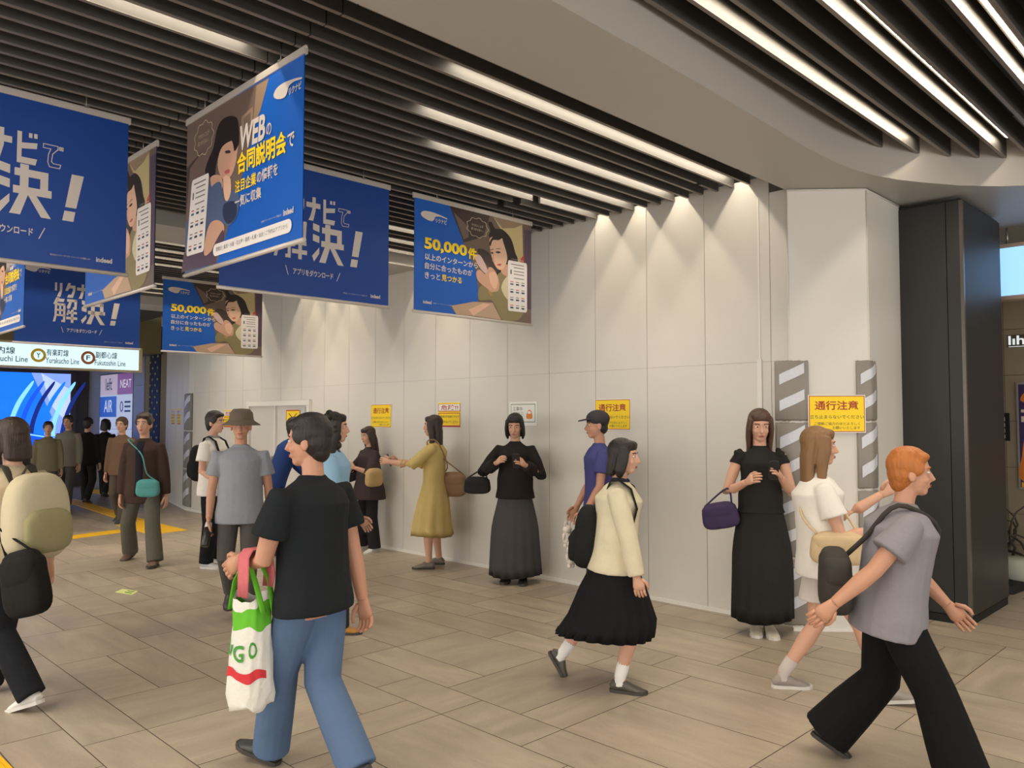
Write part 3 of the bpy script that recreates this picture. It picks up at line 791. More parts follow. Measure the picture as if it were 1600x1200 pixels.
def art_count(mb):
    y = -.003
    C = warp(((642.5,304),(820,354.6),(486.5,511)), .86)
    cr = lambda x, z: C(630+x*200/1091, 295+z*220/1200)      # detail coordinates
    S = lambda pts, yy, c, sm=True: flat(mb, smooth_loop([cr(*p) for p in pts]) if sm else [cr(*p) for p in pts], yy, PI_[c])
    rect(mb,-BW/2,BW/2,-BH,0,y,PI_['blue'])
    # photo side
    flat(mb, [cr(358,135),(BW/2,0),(BW/2,-BH),cr(418,1082),cr(372,1010),cr(600,975),cr(600,880),cr(580,700),cr(480,465)], y-.0006, PI_['brown'])
    flat(mb, [cr(358,135),cr(700,228),cr(640,420),cr(480,465)], y-.0012, PI_['brown_dark'])
    S([(395,200),(520,330),(520,420),(480,440)], y-.0016, 'brown', False)
    flat(mb, [cr(720,240),(BW/2-.12,-.02),(BW/2-.10,-.55),cr(900,560)], y-.0012, PI_['curtain'])
    S([(720,240),(1000,310),(900,350),(800,350)], y-.0016, 'tan', False)
    flat(mb, [(BW/2-.095,-.06),(BW/2,-.06),(BW/2,-.80),(BW/2-.095,-.80)], y-.0018, PI_['plum'])
    flat(mb, [(BW/2-.14,-.34),(BW/2-.095,-.30),(BW/2-.095,-.5),(BW/2-.16,-.5)], y-.0019, PI_['red'])
    S([(380,1005),(560,975),(720,985),(790,1130),(600,1100),(420,1080)], y-.0018, 'wood', False)
    S([(520,1040),(640,990),(700,1000),(560,1095)], y-.0022, 'skin_lit', False)
    # woman: hair, face, jacket, hands with phone
    S([(690,420),(700,370),(680,300),(710,295),(740,350),(800,360),(870,440),(905,560),(925,640),(860,780),(760,760),(770,560)], y-.0022, 'hair')
    S([(690,560),(760,700),(800,740),(760,790),(700,700),(600,560),(610,520)], y-.002, 'brown_dark')
    S([(760,745),(840,720),(960,800),(1000,900),(960,1100),(880,1145),(800,1130),(740,1010),(700,960),(610,960),(600,880),(640,830),(720,850)], y-.0024, 'olive')
    S([(840,760),(880,800),(850,960),(790,860)], y-.0028, 'cream')
    S([(790,700),(840,660),(850,760),(800,740)], y-.0028, 'skin')
    S([(692,450),(720,420),(790,430),(835,520),(838,620),(810,690),(772,705),(735,660),(705,570)], y-.0032, 'skin_lit')
    S([(800,440),(850,480),(880,600),(850,660),(832,560)], y-.0036, 'hair')
    S([(692,470),(730,412),(800,420),(770,450),(720,450),(700,500)], y-.0037, 'hair')
    S([(740,552),(765,546),(785,556),(765,564)], y-.0038, 'hair'); S([(704,555),(716,551),(724,562),(712,567)], y-.0038, 'hair')
    S([(738,528),(765,520),(790,530),(765,527)], y-.0038, 'brown'); S([(700,532),(722,524),(724,530),(704,537)], y-.0038, 'brown')
    S([(722,560),(730,620),(744,632),(724,636),(716,620)], y-.0038, 'skin')
    S([(752,662),(776,652),(792,660),(776,672)], y-.0038, 'lips')
    S([(565,585),(610,575),(650,640),(680,720),(660,735),(610,680)], y-.0036, 'phone')
    S([(582,725),(610,700),(660,740),(690,680),(735,710),(770,800),(765,880),(720,910),(680,870),(620,820),(590,780)], y-.004, 'skin')
    S([(690,735),(740,730),(760,800),(740,870),(700,820)], y-.0044, 'skin_lit')
    S([(690,880),(720,920),(700,925),(680,895)], y-.0044, 'ochre'); S([(690,905),(790,890),(800,940),(720,960)], y-.0043, 'olive')
    card(mb, [cr(843,1055),cr(1000,1075),cr(1000,655),cr(843,622)], y-.0046, 4, 3)
    x0, z0 = cr(592,340); speech(mb, x0, z0, .125, .085, y-.0046)
    tiny(mb,'リクナビアプリ画面',*(cr(870,590)[0],cr(972,610)[0]),cr(870,600)[1]-.02,.012,y-.0046)
    # lettering
    a = cr(150,470); b = cr(505,540)
    put_text(mb,'50,000',a[0],b[0],-.435,-.322,y-.005,PI_['yellow'],.04); put_text(mb,'件',b[0]+.01,b[0]+.115,-.435,-.335,y-.005,PI_['yellow'],.03)
    e = cr(595,660)[0]
    put_text(mb,'以上のインターンから',a[0]+.005,e,-.51,-.455,y-.005,PI_['white'],.02)
    put_text(mb,'自分に合ったものが',a[0]+.005,e-.06,-.585,-.53,y-.005,PI_['white'],.02)
    put_text(mb,'きっと',a[0]+.005,a[0]+.17,-.665,-.61,y-.005,PI_['white'],.02); put_text(mb,'見つかる',a[0]+.185,a[0]+.41,-.665,-.61,y-.005,PI_['yellow'],.02)
    l0 = cr(118,190); logo(mb, l0[0], -.135, .28, y-.005)
    indeed(mb, -BW/2+.09, -.875, .09, y-.005); tiny(mb,'株式会社インディードリクルートパートナーズが運営します',-BW/2+.20,-BW/2+.42,-.868,.011,y-.005)

def art_web(mb):
    y = -.003
    C = warp(((285,188),(465,70),(425,375)), 1.287)
    c1 = lambda x, z: C(270+x/6.0, 60+z/6.0)
    c2 = lambda x, z: C(270+x/6.0, 240+z/6.0)
    F = lambda pts, yy, c: flat(mb, pts, yy, PI_[c])
    Sm = lambda pts, yy, c: flat(mb, smooth_loop(pts), yy, PI_[c])
    rect(mb,-BW/2,BW/2,-BH,0,y,PI_['blue'])
    # photo side
    F([(-BW/2,0),c1(835,320),c1(650,1040),c2(575,300),c2(440,800),c2(375,1000),(-BW/2+.45,-BH),(-BW/2,-BH)], y-.0006, 'brown')
    F([c1(720,400),c1(835,330),c1(760,640),c1(690,800)], y-.001, 'tan')
    F([c1(585,700),c1(690,600),c1(690,760),c1(590,880)], y-.0011, 'tan'); F([c1(605,720),c1(670,650),c1(670,760),c1(610,860)], y-.0014, 'brown')
    F([(-BW/2,-.28),c1(250,1000),c1(120,1190),(-BW/2,-.62)], y-.0009, 'brown_dark')
    F([(-BW/2,-.62),c2(330,200),c2(330,1000),(-BW/2+.3,-BH),(-BW/2,-BH)], y-.0010, 'denim')
    F([c2(80,900),c2(375,850),c2(375,1005),c2(60,1080)], y-.0012, 'plum')
    # woman in profile
    Sm([c1(360,830),c1(400,740),c1(470,695),c1(540,710),c1(560,800),c1(565,900),c1(520,960),c1(400,1050),c1(360,1150),c2(340,200),c2(260,150),c1(290,1100),c1(330,1000)], y-.0022, 'hair')
    Sm([c1(420,980),c1(500,930),c1(560,940),c1(550,1060),c2(540,60),c2(500,180),c2(430,220),c2(380,120),c2(380,0)], y-.0026, 'skin')
    Sm([c1(500,900),c1(560,880),c1(565,960),c1(530,1030),c1(515,970)], y-.0030, 'hair')
    Sm([c1(440,1030),c1(480,1020),c1(490,1045),c1(450,1050)], y-.0030, 'brown_dark'); Sm([c2(440,140),c2(480,120),c2(485,150),c2(450,165)], y-.0030, 'lips')
    Sm([c2(310,200),c2(400,180),c2(420,300),c2(350,360)], y-.0025, 'skin')
    Sm([c2(430,200),c2(490,200),c2(500,330),c2(470,420),c2(440,380)], y-.0031, 'skin_lit')
    Sm([c2(300,330),c2(400,240),c2(440,420),c2(520,320),c2(575,380),c2(560,560),c2(480,660),c2(400,620),c2(310,700),c2(280,600)], y-.0028, 'denim')
    Sm([c2(440,450),c2(540,430),c2(555,560),c2(480,640),c2(430,560)], y-.0032, 'denim_dark')
    Sm([c2(310,640),c2(380,600),c2(440,650),c2(430,760),c2(340,880),c2(270,930),c2(270,800)], y-.0034, 'skin')
    Sm([c2(400,740),c2(440,700),c2(420,850),c2(330,900)], y-.0035, 'plum')
    card(mb, [c2(105,935),c2(262,890),c2(300,150),c2(145,225)], y-.0040, 4, 3)
    x0, z0 = c1(245,905); speech(mb, x0, z0, .13, .10, y-.0040)
    # lettering
    w0 = c1(572,950); w1 = c1(815,850)
    put_text(mb,'WEB',w0[0],w1[0],-.345,-.205,y-.0046,PI_['white'],.035,.1); put_text(mb,'の',w1[0]+.01,w1[0]+.065,-.335,-.27,y-.0046,PI_['white'],.01)
    g0 = c1(555,1150)[0]; g1 = c1(1015,950)[0]
    put_text(mb,'合同説明会',g0,g1,-.475,-.35,y-.0046,PI_['yellow'],.03); put_text(mb,'で',g1+.01,g1+.08,-.455,-.38,y-.0046,PI_['white'],.02)
    h0 = c2(540,260)[0]; h1 = c2(735,200)[0]; h2 = c2(938,90)[0]
    put_text(mb,'注目企業',h0,h1,-.57,-.50,y-.0046,PI_['yellow'],.02); put_text(mb,'の情報を',h1+.008,h2,-.57,-.50,y-.0046,PI_['white'],.02)
    put_text(mb,'一気に収集',h0,c2(785,300)[0],-.655,-.59,y-.0046,PI_['white'],.02)
    l0 = c1(888,430); logo(mb, l0[0], -.135, .28, y-.0046)
    i0 = c2(995,530)[0]; indeed(mb, i0, -.795, .10, y-.0046); tiny(mb,'株式会社インディードリクルートパートナーズが運営します',c2(790,620)[0],i0-.02,-.79,.011,y-.0046)
    b0 = c2(348,860)[0]; b1 = c2(1075,640)[0]
    flat(mb, rrect(b0,b1,-.888,-.818,.034), y-.0046, PI_['card']); put_text(mb,'開催日 | 東京・大阪・名古屋・福岡・札幌・仙台 | ご予約はアプリから',b0+.04,b1-.04,-.868,-.838,y-.0052,PI_['grey_text'],.005)

def make_banner(art, label):
    e = empty('hanging_banner')
    mb = MB(); art(mb)
    k = 24; vs = []
    for i in range(k+1):
        x = -BW/2+BW*i/k; vs += [(x,-.0012,0),(x,-.0012,-BH),(x,.0012,0),(x,.0012,-BH)]
    mb.add(vs, [(4*i,4*i+1,4*i+5,4*i+4) for i in range(k)]+[(4*i+2,4*i+6,4*i+7,4*i+3) for i in range(k)], PI_['deep'] if art is art_solve else PI_['blue'])
    mb.build('printed_sheet', PMATS, e)
    MB().box((-BW/2-.012,-.010,-.012),(BW/2+.012,.010,.024)).tube([(-BW/2-.014,0,.024),(BW/2+.014,0,.024)], .008, 8).build('top_rail', M['rail'], e)
    MB().tube([(-BW/2-.012,0,-BH),(BW/2+.012,0,-BH)], .013, 10).build('bottom_rail', M['rail'], e)
    for x in (-.45,.45): MB().tube([(x,0,.02),(x,0,SLAT_Z-BTOP)], .003, 6).box((x-.012,-.012,.022),(x+.012,.012,.034)).build('hanging_wire', M['wire'], e)
    return tag(e, label, 'banner', 'recruiting banners under the slats')
def place(e, x, y, rz=0.0, label=None):
    e.location = (x, y, BTOP); e.rotation_euler = (0,0,rz)
    if label: e['label'] = label
    return e
b_solve = place(make_banner(art_solve, 'largest plain blue banner with white slogan, cut by the left edge'), 1.07, 5.10)
b_count = place(make_banner(art_count, 'banner with yellow 50,000 and woman with phone, nearest the white wall'), 4.70, 5.14)
b_web = place(make_banner(art_web, 'tallest-looking banner with WEB lettering and a woman in profile, hung crosswise'), 2.03, 4.175, RW)
place(copy_tree(b_solve), 3.05, 5.12, 0, 'plain blue slogan banner partly hidden behind the WEB banner')
place(copy_tree(b_count), 2.04, 6.07, RW, 'crosswise banner with woman and phone, mostly behind the largest plain blue banner')
place(copy_tree(b_solve), 3.10, 10.44, 0, 'small far plain blue slogan banner above the lit subway line sign')
place(copy_tree(b_count), 4.77, 10.46, 0, 'small far banner with yellow 50,000, below the WEB banner corner')
place(copy_tree(b_web), 2.07, 9.32, RW, 'crosswise WEB banner far off at the left edge, over the lit line sign')

# ------------------------------------------------------------------ people
def gp(px, py, z=0.0):
    """floor point seen at a photograph pixel (1600x1200)"""
    f = Vector((math.cos(PITCH)*.70710678, math.cos(PITCH)*.70710678, math.sin(PITCH)))
    r = Vector((.70710678,-.70710678,0)); u = r.cross(f)
    d = f*FPX + r*(px-800) + u*(600-py)
    t = (z-CAM_H)/d.z
    return Vector((d.x*t, d.y*t, z))

def remeshed(mb, name, mats, parent=None, voxel=.010, smooth=4, fac=.5):
    """one continuous surface grown from overlapping closed shapes"""
    me = mb.mesh(name)
    o = bpy.data.objects.new(name, me); COL.objects.link(o)
    r = o.modifiers.new('r','REMESH'); r.mode = 'VOXEL'; r.voxel_size = voxel; r.use_smooth_shade = True
    sm = o.modifiers.new('s','SMOOTH'); sm.factor = fac; sm.iterations = smooth
    dg = bpy.context.evaluated_depsgraph_get()
    me2 = bpy.data.meshes.new_from_object(o.evaluated_get(dg))
    bpy.data.objects.remove(o); bpy.data.meshes.remove(me)
    me2.name = name
    me2.polygons.foreach_set('use_smooth', [True]*len(me2.polygons))
    me2.materials.clear()
    for m in (mats if isinstance(mats,(list,tuple)) else [mats]): me2.materials.append(m)
    return link(name, me2, None, parent)

def append_mesh(o, mb):
    """adds mb's shapes to an object's mesh (fingers onto the body)"""
    bm_ = bmesh.new(); bm_.from_mesh(o.data)
    t = mb.mesh('t'); bm_.from_mesh(t); bpy.data.meshes.remove(t)
    for f in bm_.faces: f.smooth = True
    bm_.to_mesh(o.data); bm_.free()

def cloth(name, rgb, rough=.85, b=.35, bs=16): return mat('cloth_'+name, rgb, rough, var=.07, scale=9, bump=b, bscale=bs, spec=.2)
SKIN = mat('skin', (212,164,138), .5, var=.04, scale=14)
SKIN2 = mat('skin_warm', (198,146,118), .5, var=.04, scale=14)
EYE_W = mat('eye_white', (232,228,222), .3); EYE_D = mat('eye_dark', (30,22,18), .25); LIPS = mat('lips', (178,98,90), .45)
def hairmat(name, rgb): return mat('hair_'+name, rgb, .5, var=.3, scale=5, stretch=(14,14,1.2), bump=.3, bscale=10)
HB = hairmat('black', (32,26,24)); HBR = hairmat('brown', (84,60,46)); HTAN = hairmat('tan', (128,94,58)); HOR = hairmat('orange', (176,104,44)); HDK = hairmat('dark_brown', (52,38,32))
SOLE = mat('shoe_sole', (66,62,58), .7); SOLEW = mat('shoe_sole_white', (214,210,204), .6)

class Pose: pass

def ik(a, b, l1, l2, bend):
    d = b-a; L = min(d.length, (l1+l2)*.999); d.normalize()
    x = (l1*l1-l2*l2+L*L)/(2*L); h = math.sqrt(max(0, l1*l1-x*x))
    n = bend - d*bend.dot(d)
    n.normalize()
    return a + d*x + n*h

def person(label, base, a, H, feet, arms, wear, lean=0, side=0, twist=0, head=(0,0), skin=SKIN, fem=False, voxel=.009, build=1.0, group=None, curl=(.5,.5), hd=(None,None), drop=0.0, shift=0.0):
    """a: heading in the picture (0 right, 90 away, 180 left, 270 to the camera). Local frame: x forward, y left, z up.
    feet: (L,R) as (pixel x, pixel y, toe-down pitch deg, extra lift, foot yaw deg) ; arms: (L,R) as (upper dir, fore dir) in (forward, outward, up)"""
    yaw = math.radians(a-45)
    bw = Vector(base) if len(base) == 3 else Vector((base[0],base[1],0))
    Rz = Matrix.Rotation(yaw, 3, 'Z'); inv = Rz.transposed()
    s = H/1.65; J = Pose(); J.H = H; J.s = s
    # feet
    ank, fy, fp = [], [], []
    for k, f in enumerate(feet):
        if isinstance(f[0], (int,float)) and len(f) >= 2 and abs(f[0]) > 5 or f[1] > 50:
            g = inv @ (gp(f[0], f[1]) - bw)
        else: g = Vector((f[0], f[1], 0))
        p = math.radians(f[2] if len(f) > 2 else 0)
        z = .074*math.cos(p) + (.115*math.sin(p) if p > 0 else -.05*math.sin(p))
        ank.append(Vector((g.x, g.y, z*s + (f[3] if len(f) > 3 else 0)))); fp.append(p); fy.append(math.radians(f[4] if len(f) > 4 else (4 if k == 0 else -4)))
    th, sh = .245*H, .235*H
    mid = (ank[0]+ank[1])/2
    pz = .522*H
    P = Vector((mid.x+shift, mid.y, 0))
    for k in (0,1):
        hy = (.052 if k == 0 else -.052)*H
        dx, dy = ank[k].x-P.x, ank[k].y-(P.y+hy)
        pz = min(pz, math.sqrt(max(.01,(th+sh)**2*.994-dx*dx-dy*dy)) + ank[k].z)
    P.z = pz - drop
    J.P = P; J.ank = ank
    hip = [P+Vector((0,.052*H,0)), P+Vector((0,-.052*H,0))]
    knee = [ik(hip[k], ank[k], th, sh, Vector((1, .10 if k == 0 else -.10, .1))) for k in (0,1)]
    J.hip, J.knee = hip, knee
    ln, sd_ = math.radians(lean), math.radians(side)
    d = Vector((math.sin(ln), math.sin(sd_), math.cos(ln)*math.cos(sd_))).normalized()
    Rt = Matrix.Rotation(math.radians(twist), 3, 'Z')
    lat = Rt @ Vector((0,1,0)); lat = (lat - d*lat.dot(d)).normalized()
    fwd = lat.cross(d).normalized()
    J.d, J.lat, J.fwd = d, lat, fwd
    sp = lambda z, f=0: P + d*((z-.522)*H) + fwd*f*H          # point along the spine at standing height fraction z
    J.sp = sp
    sw = (.094 if fem else .108)*build
    shd = [sp(.792)+lat*sw*H, sp(.792)-lat*sw*H]
    J.shd = shd; J.elb, J.wri, J.fdir = [], [], []
    for k in (0,1):
        o = 1 if k == 0 else -1
        cv = lambda v: (fwd*v[0] + lat*v[1]*o + d*0 + Vector((0,0,v[2]))).normalized()
        U, F = cv(arms[k][0]), cv(arms[k][1])
        e = shd[k] + U*.172*H; w = e + F*.150*H
        J.elb.append(e); J.wri.append(w); J.fdir.append(cv(hd[k]) if hd[k] else F)
    N = sp(.838, -.004); J.N = N
    Rh = Rz.inverted() @ Rz   # identity
    Rh = Matrix.Rotation(math.radians(head[0]), 3, 'Z') @ Matrix.Rotation(math.radians(head[1]), 3, 'Y')
    hc = N + (d*.35+Vector((0,0,.65)))*(.098*H) + fwd*.014*H
    J.hc, J.Rh = hc, Rh
    hv = lambda x,y,z: hc + Rh @ (Vector((x,y,z))*s)
    J.hv = hv
    # ---- body, one continuous surface
    mb = MB()
    tz = [.46,.50,.56,.62,.70,.765,.795,.815,.832,.85]
    rx = [.075,.098,.098,.086,.098,.106,.094,.074,.054,.040]
    ry = [.13,.155,.150,.128,.138,.150,.142,.108,.070,.048]
    if fem: rx[5] = .114; ry = [.13,.152,.145,.114,.122,.132,.124,.092,.060,.042]
    bsc = lambda v: v*s*build
    mb.tube([sp(z) for z in tz], [(bsc(ry[i]-.012), bsc(rx[i]-.012)) for i in range(len(tz))], 16, side=lat)
    mb.tube([sp(.82), N+d*.01*H, hc+Rh@Vector((-.01,0,-.06))*s], [.056*s,.050*s,.050*s], 12)
    for k in (0,1):
        mb.tube([sp(.785)+lat*(sw*.5*(1 if k == 0 else -1))*H, shd[k], shd[k].lerp(J.elb[k],.45), J.elb[k], J.elb[k].lerp(J.wri[k],.35), J.wri[k]],
                [v*s*build for v in (.040,.046,.042,.036,.037,.025)], 12)
        mb.tube([hip[k]+Vector((0,0,.05*s)), hip[k].lerp(knee[k],.35), knee[k], knee[k].lerp(ank[k],.3), knee[k].lerp(ank[k],.75), ank[k]],
                [v*s*build for v in (.080,.074,.052,.053,.037,.034)], 12)
        ft = Matrix.Rotation(fy[k],3,'Z') @ Matrix.Rotation(fp[k],3,'Y')
        fo = lambda x,z: ank[k] + ft @ (Vector((x,0,z))*s)
        mb.tube([fo(-.035,-.03), fo(.04,-.03), fo(.11,-.05), fo(.15,-.056)], [(.028*s,.03*s),(.032*s,.032*s),(.036*s,.016*s),(.026*s,.01*s)], 10, side=ft@Vector((0,1,0)))
    # head
    E3 = lambda x,y,z,r: mb.ball(hv(x,y,z), [v*s for v in r], 16, 0, Rh)
    E3(-.004,0,.030,(.094,.075,.085)); E3(.016,0,-.030,(.074,.062,.078)); E3(.052,0,-.088,(.030,.032,.024)); E3(.02,0,-.07,(.055,.052,.040))
    E3(.078,0,.028,(.014,.050,.012)); E3(.080,0,-.062,(.012,.026,.014))
    mb.tube([hv(.086,0,.014), hv(.098,0,-.012), hv(.107,0,-.030), hv(.094,0,-.038)], [.008*s,.011*s,.014*s,.010*s], 8)
    for o in (1,-1): E3(.060,.034*o,-.030,(.024,.022,.022)); E3(-.004,.077*o,-.012,(.020,.009,.032))
    root = remeshed(mb, 'person', skin, None, voxel*.8 if voxel < .01 else voxel, 3)
    fb = MB()
    for k in (0,1):
        o = 1 if k == 0 else -1
        D = J.fdir[k]; inward = -lat*o
        n = inward - D*inward.dot(D)
        if n.length < .2: n = fwd - D*fwd.dot(D)
        n.normalize()
        S = n.cross(D) if k == 0 else D.cross(n)
        w = J.wri[k]; hs = s*(.95 if fem else 1.05)
        pt = lambda x, yv, z=0: w + D*x*hs + S*yv*hs + n*z*hs
        fb.tube([pt(-.02,0), pt(.02,0), pt(.06,.002), pt(.092,.002)], [(.024*hs,.018*hs),(.030*hs,.018*hs),(.040*hs,.016*hs),(.037*hs,.012*hs)], 12, side=S)
        for yv, L in ((-.029,.060),(-.010,.076),(.010,.080),(.029,.072)):
            p = pt(.082, yv); an = .25; pts = [p]
            for q in (.45,.32,.23):
                v = D*math.cos(an)+n*math.sin(an)+S*yv*1.2
                p = p + v.normalized()*L*q*hs; pts.append(p); an += curl[k]
            fb.tube(pts, [.0095*hs,.009*hs,.0082*hs,.006*hs], 8)
        p0, p1 = pt(.022,.026,.004), pt(.052,.052,.014)
        fb.tube([p0, p1, pt(.078,.058,.024), pt(.098,.052,.032)], [.013*hs,.0115*hs,.010*hs,.007*hs], 8)
    append_mesh(root, fb)
    root.location = bw; root.rotation_euler = (0,0,yaw)
    tag(root, label, 'person', group)
    J.root = root; J.yaw = yaw; J.bw = bw
    J.world = lambda v: bw + Rz @ v
    # face
    for o in (1,-1):
        e = MB().ball(hv(.0785,.031*o,.006), (.010*s,.0135*s,.0058*s), 10, 0, Rh); e.ball(hv(.0845,.031*o,.006), (.0052*s,.0066*s,.0056*s), 10, 1, Rh)
        e.build('eye', [EYE_W, EYE_D], root)
    hm = wear['hair'][1]
    for o in (1,-1): MB().tube([hv(.089,.014*o,.026), hv(.088,.032*o,.031), hv(.076,.050*o,.026)], [(.003*s,.004*s)]*3, 6).build('eyebrow', hm, root)
    MB().ball(hv(.0905,0,-.060), (.006*s,.022*s,.0045*s), 10, 0, Rh).ball(hv(.0895,0,-.067), (.0065*s,.018*s,.005*s), 10, 0, Rh).build('lips', LIPS, root)
    # ---- hair
    st = wear['hair'][0]; hb = MB()
    B3 = lambda x,y,z,r: hb.ball(hv(x,y,z), [v*s for v in r], 18, 0, Rh)
    T3 = lambda pts, rr, side=(0,1,0): hb.tube([hv(*p) for p in pts], [(r[0]*s,r[1]*s) for r in rr], 12, side=Rh@Vector(side))
    B3(-.016,0,.044,(.097,.087,.085)); B3(-.035,0,.0,(.072,.080,.085))
    B3(.040,.022,.082,(.050,.048,.028)); B3(.040,-.022,.082,(.050,.048,.028))
    for o in (1,-1): B3(.012,.070*o,.030,(.045,.018,.045))
    if st == 'short': B3(-.050,0,-.05,(.045,.062,.05)); B3(-.01,0,.085,(.085,.075,.052))
    if st in ('bob','long','curly'):
        bl = {'bob':-.13,'long':-.30,'curly':-.2}[st]
        T3([(-.04,0,.04),(-.065,0,-.06),(-.070,0,bl*.6-.04),(-.066,0,bl)], [(.082,.05),(.088,.045),(.085,.04),(.060,.022)])
        for o in (1,-1): T3([(.02,.070*o,.06),(.015,.083*o,-.02),(.0,.082*o,-.09),(-.005,.074*o,bl*.8-.03)], [(.022,.04),(.020,.042),(.020,.038),(.010,.02)])
        B3(.064,.0,.068,(.026,.060,.030))
    if st == 'curly':
        rnd = random.Random(4)
        for q in range(40): B3(-.03+rnd.uniform(-.07,.06), rnd.uniform(-.1,.1), rnd.uniform(-.2,.11), (.03,.03,.03))
    if st == 'cropped':
        hb = MB(); B3(-.016,0,.040,(.092,.082,.080)); B3(-.042,0,-.02,(.055,.066,.06))
    remeshed(hb, 'hair', hm, root, max(.006,voxel*.7), 3)
    if 'hat' in wear:
        kind, hmat = wear['hat']; c = MB()
        n = 24
        if kind == 'cap':
            c.ball(hv(-.008,0,.062), [v*s for v in (.107,.094,.078)], 20, 0, Rh)
            pts = [(math.cos(t)*.085+.085, math.sin(t)*.075) for t in [-PI/2+PI*i/12 for i in range(13)]]+[(.03,.075),(.03,-.075)]
            c.add([hv(x,y,.062-.018*(x-.085)/.085) for x,y in pts]+[hv(x,y,.052-.018*(x-.085)/.085) for x,y in pts],
                  [tuple(range(15)), tuple(range(15,30))[::-1]]+[(i,15+i,15+(i+1)%15,(i+1)%15) for i in range(15)], 0)
        else:
            prof = [(.02,.146),(.07,.142),(.098,.11),(.106,.055),(.112,.045),(.165,.012),(.165,.006),(.108,.036),(.100,.05)]
            vs = [hv(-.006+r*math.cos(2*PI*j/n)*1.04, r*.94*math.sin(2*PI*j/n), z) for r,z in prof for j in range(n)]
            c.add(vs, [(i*n+j,(i+1)*n+j,(i+1)*n+(j+1)%n,i*n+(j+1)%n) for i in range(len(prof)-1) for j in range(n)]+[tuple(range(n))], 0, True)
        c.build('hat' if kind != 'cap' else 'cap', hmat, root)
    # ---- top
    tp = wear['top']; tm = tp['mat']; lo = tp.get('loose', .014); hem = tp.get('hem', .47); fl = tp.get('flare', 0)
    mb = MB()
    zz = [z for z in (.46,.50,.56,.62,.70,.765,.795,.815,.832,.845) if z > hem+.012]
    zs = [hem]+zz
    def ring(z):
        i = np.interp(z, tz, range(len(tz))); f = i-int(i); i0 = int(i); i1 = min(i0+1, len(tz)-1)
        return (ry[i0]*(1-f)+ry[i1]*f, rx[i0]*(1-f)+rx[i1]*f)
    rr = []
    for z in zs:
        y_, x_ = ring(max(z,.46)); e = lo*(1 if z < .79 else .5) + fl*max(0,(.72-z)/.25)
        if z < .56: y_, x_ = max(y_, .166), max(x_, .112)
        elif z < .66: y_, x_ = max(y_, .146), max(x_, .094)
        if z > .825: e = .006
        rr.append(((y_*build+e)*s, (x_*build+e)*s))
    mb.tube([sp(z) for z in zs], rr, 20, side=lat)
    sl = tp.get('sleeve', .5); slf = tp.get('sleeve_r', .0)
    if sl > 0:
        for k in (0,1):
            o = 1 if k == 0 else -1
            S0 = sp(.775)+lat*(sw*.45*o)*H
            pts = [S0, shd[k]]; r = [.055,.055]
            seg = [(shd[k].lerp(J.elb[k],t), rr_) for t, rr_ in ((.45,.056),(1,.050))] + [(J.elb[k].lerp(J.wri[k],t), rr_) for t, rr_ in ((.5,.046),(.98,.038))]
            lim = {.25:0,.5:1,1:2,1.5:3,2:4}[sl] if sl in (.25,.5,1,1.5,2) else 4
            for q,(p,r_) in enumerate(seg[:max(lim,1)]): pts.append(p if lim else shd[k].lerp(J.elb[k],.2)); r.append(r_+slf*(q+1)/max(lim,1))
            if sl == .5: pts[-1] = shd[k].lerp(J.elb[k],.62); r[-1] = .060+slf
            mb.tube(pts, [v*s*build for v in r], 14)
    if tp.get('cape'):
        for k in (0,1):
            o = 1 if k == 0 else -1
            mb.tube([sp(.80)+lat*.05*o*H, shd[k].lerp(J.elb[k],.6), J.elb[k]+Vector((0,0,-.05*s))+lat*.05*o*s, J.elb[k]+Vector((-.02,0,-.12*s))+lat*.06*o*s], [(.05*s,.05*s),(.10*s,.06*s),(.13*s,.05*s),(.10*s,.03*s)], 14, side=fwd)
    if tp.get('frill'):
        rnd = random.Random(8)
        for k in (0,1):
            for q in range(9): mb.ball(shd[k]+Vector((rnd.uniform(-.05,.05),rnd.uniform(-.03,.03),rnd.uniform(-.02,.05)))*s, .024*s, 8)
    nm = tp.get('name','shirt')
    top = remeshed(mb, nm, tm, root, voxel, 9)
    if 'collar' in tp:
        c = MB()
        ctr = sp(.832); n = 20
        c.tube([ctr + lat*(.060*s*math.cos(2*PI*j/n)) + fwd*(.052*s*math.sin(2*PI*j/n)) + d*(.012*s+.01*s*math.cos(2*PI*j/n)**2) for j in range(n+1)], .013*s, 8)
        c.build('collar', tp['collar'], root)
    if 'panel' in tp:   # second colour panel on chest and back
        c = MB()
        q = (.47,.52,.58,.64,.70,.765,.80,.822)
        c.tube([sp(z,(max(ring(z)[1],.112 if z < .56 else .094 if z < .66 else 0)+lo*(1 if z < .79 else .5)-.004)/1.65) for z in q], [(.040*s,.010*s)]*8, 10, side=lat)
        c.build('front_panel', tp['panel'], root)
    # ---- lower garment
    bt = wear['bottom']; bm2 = bt['mat']; mb = MB()
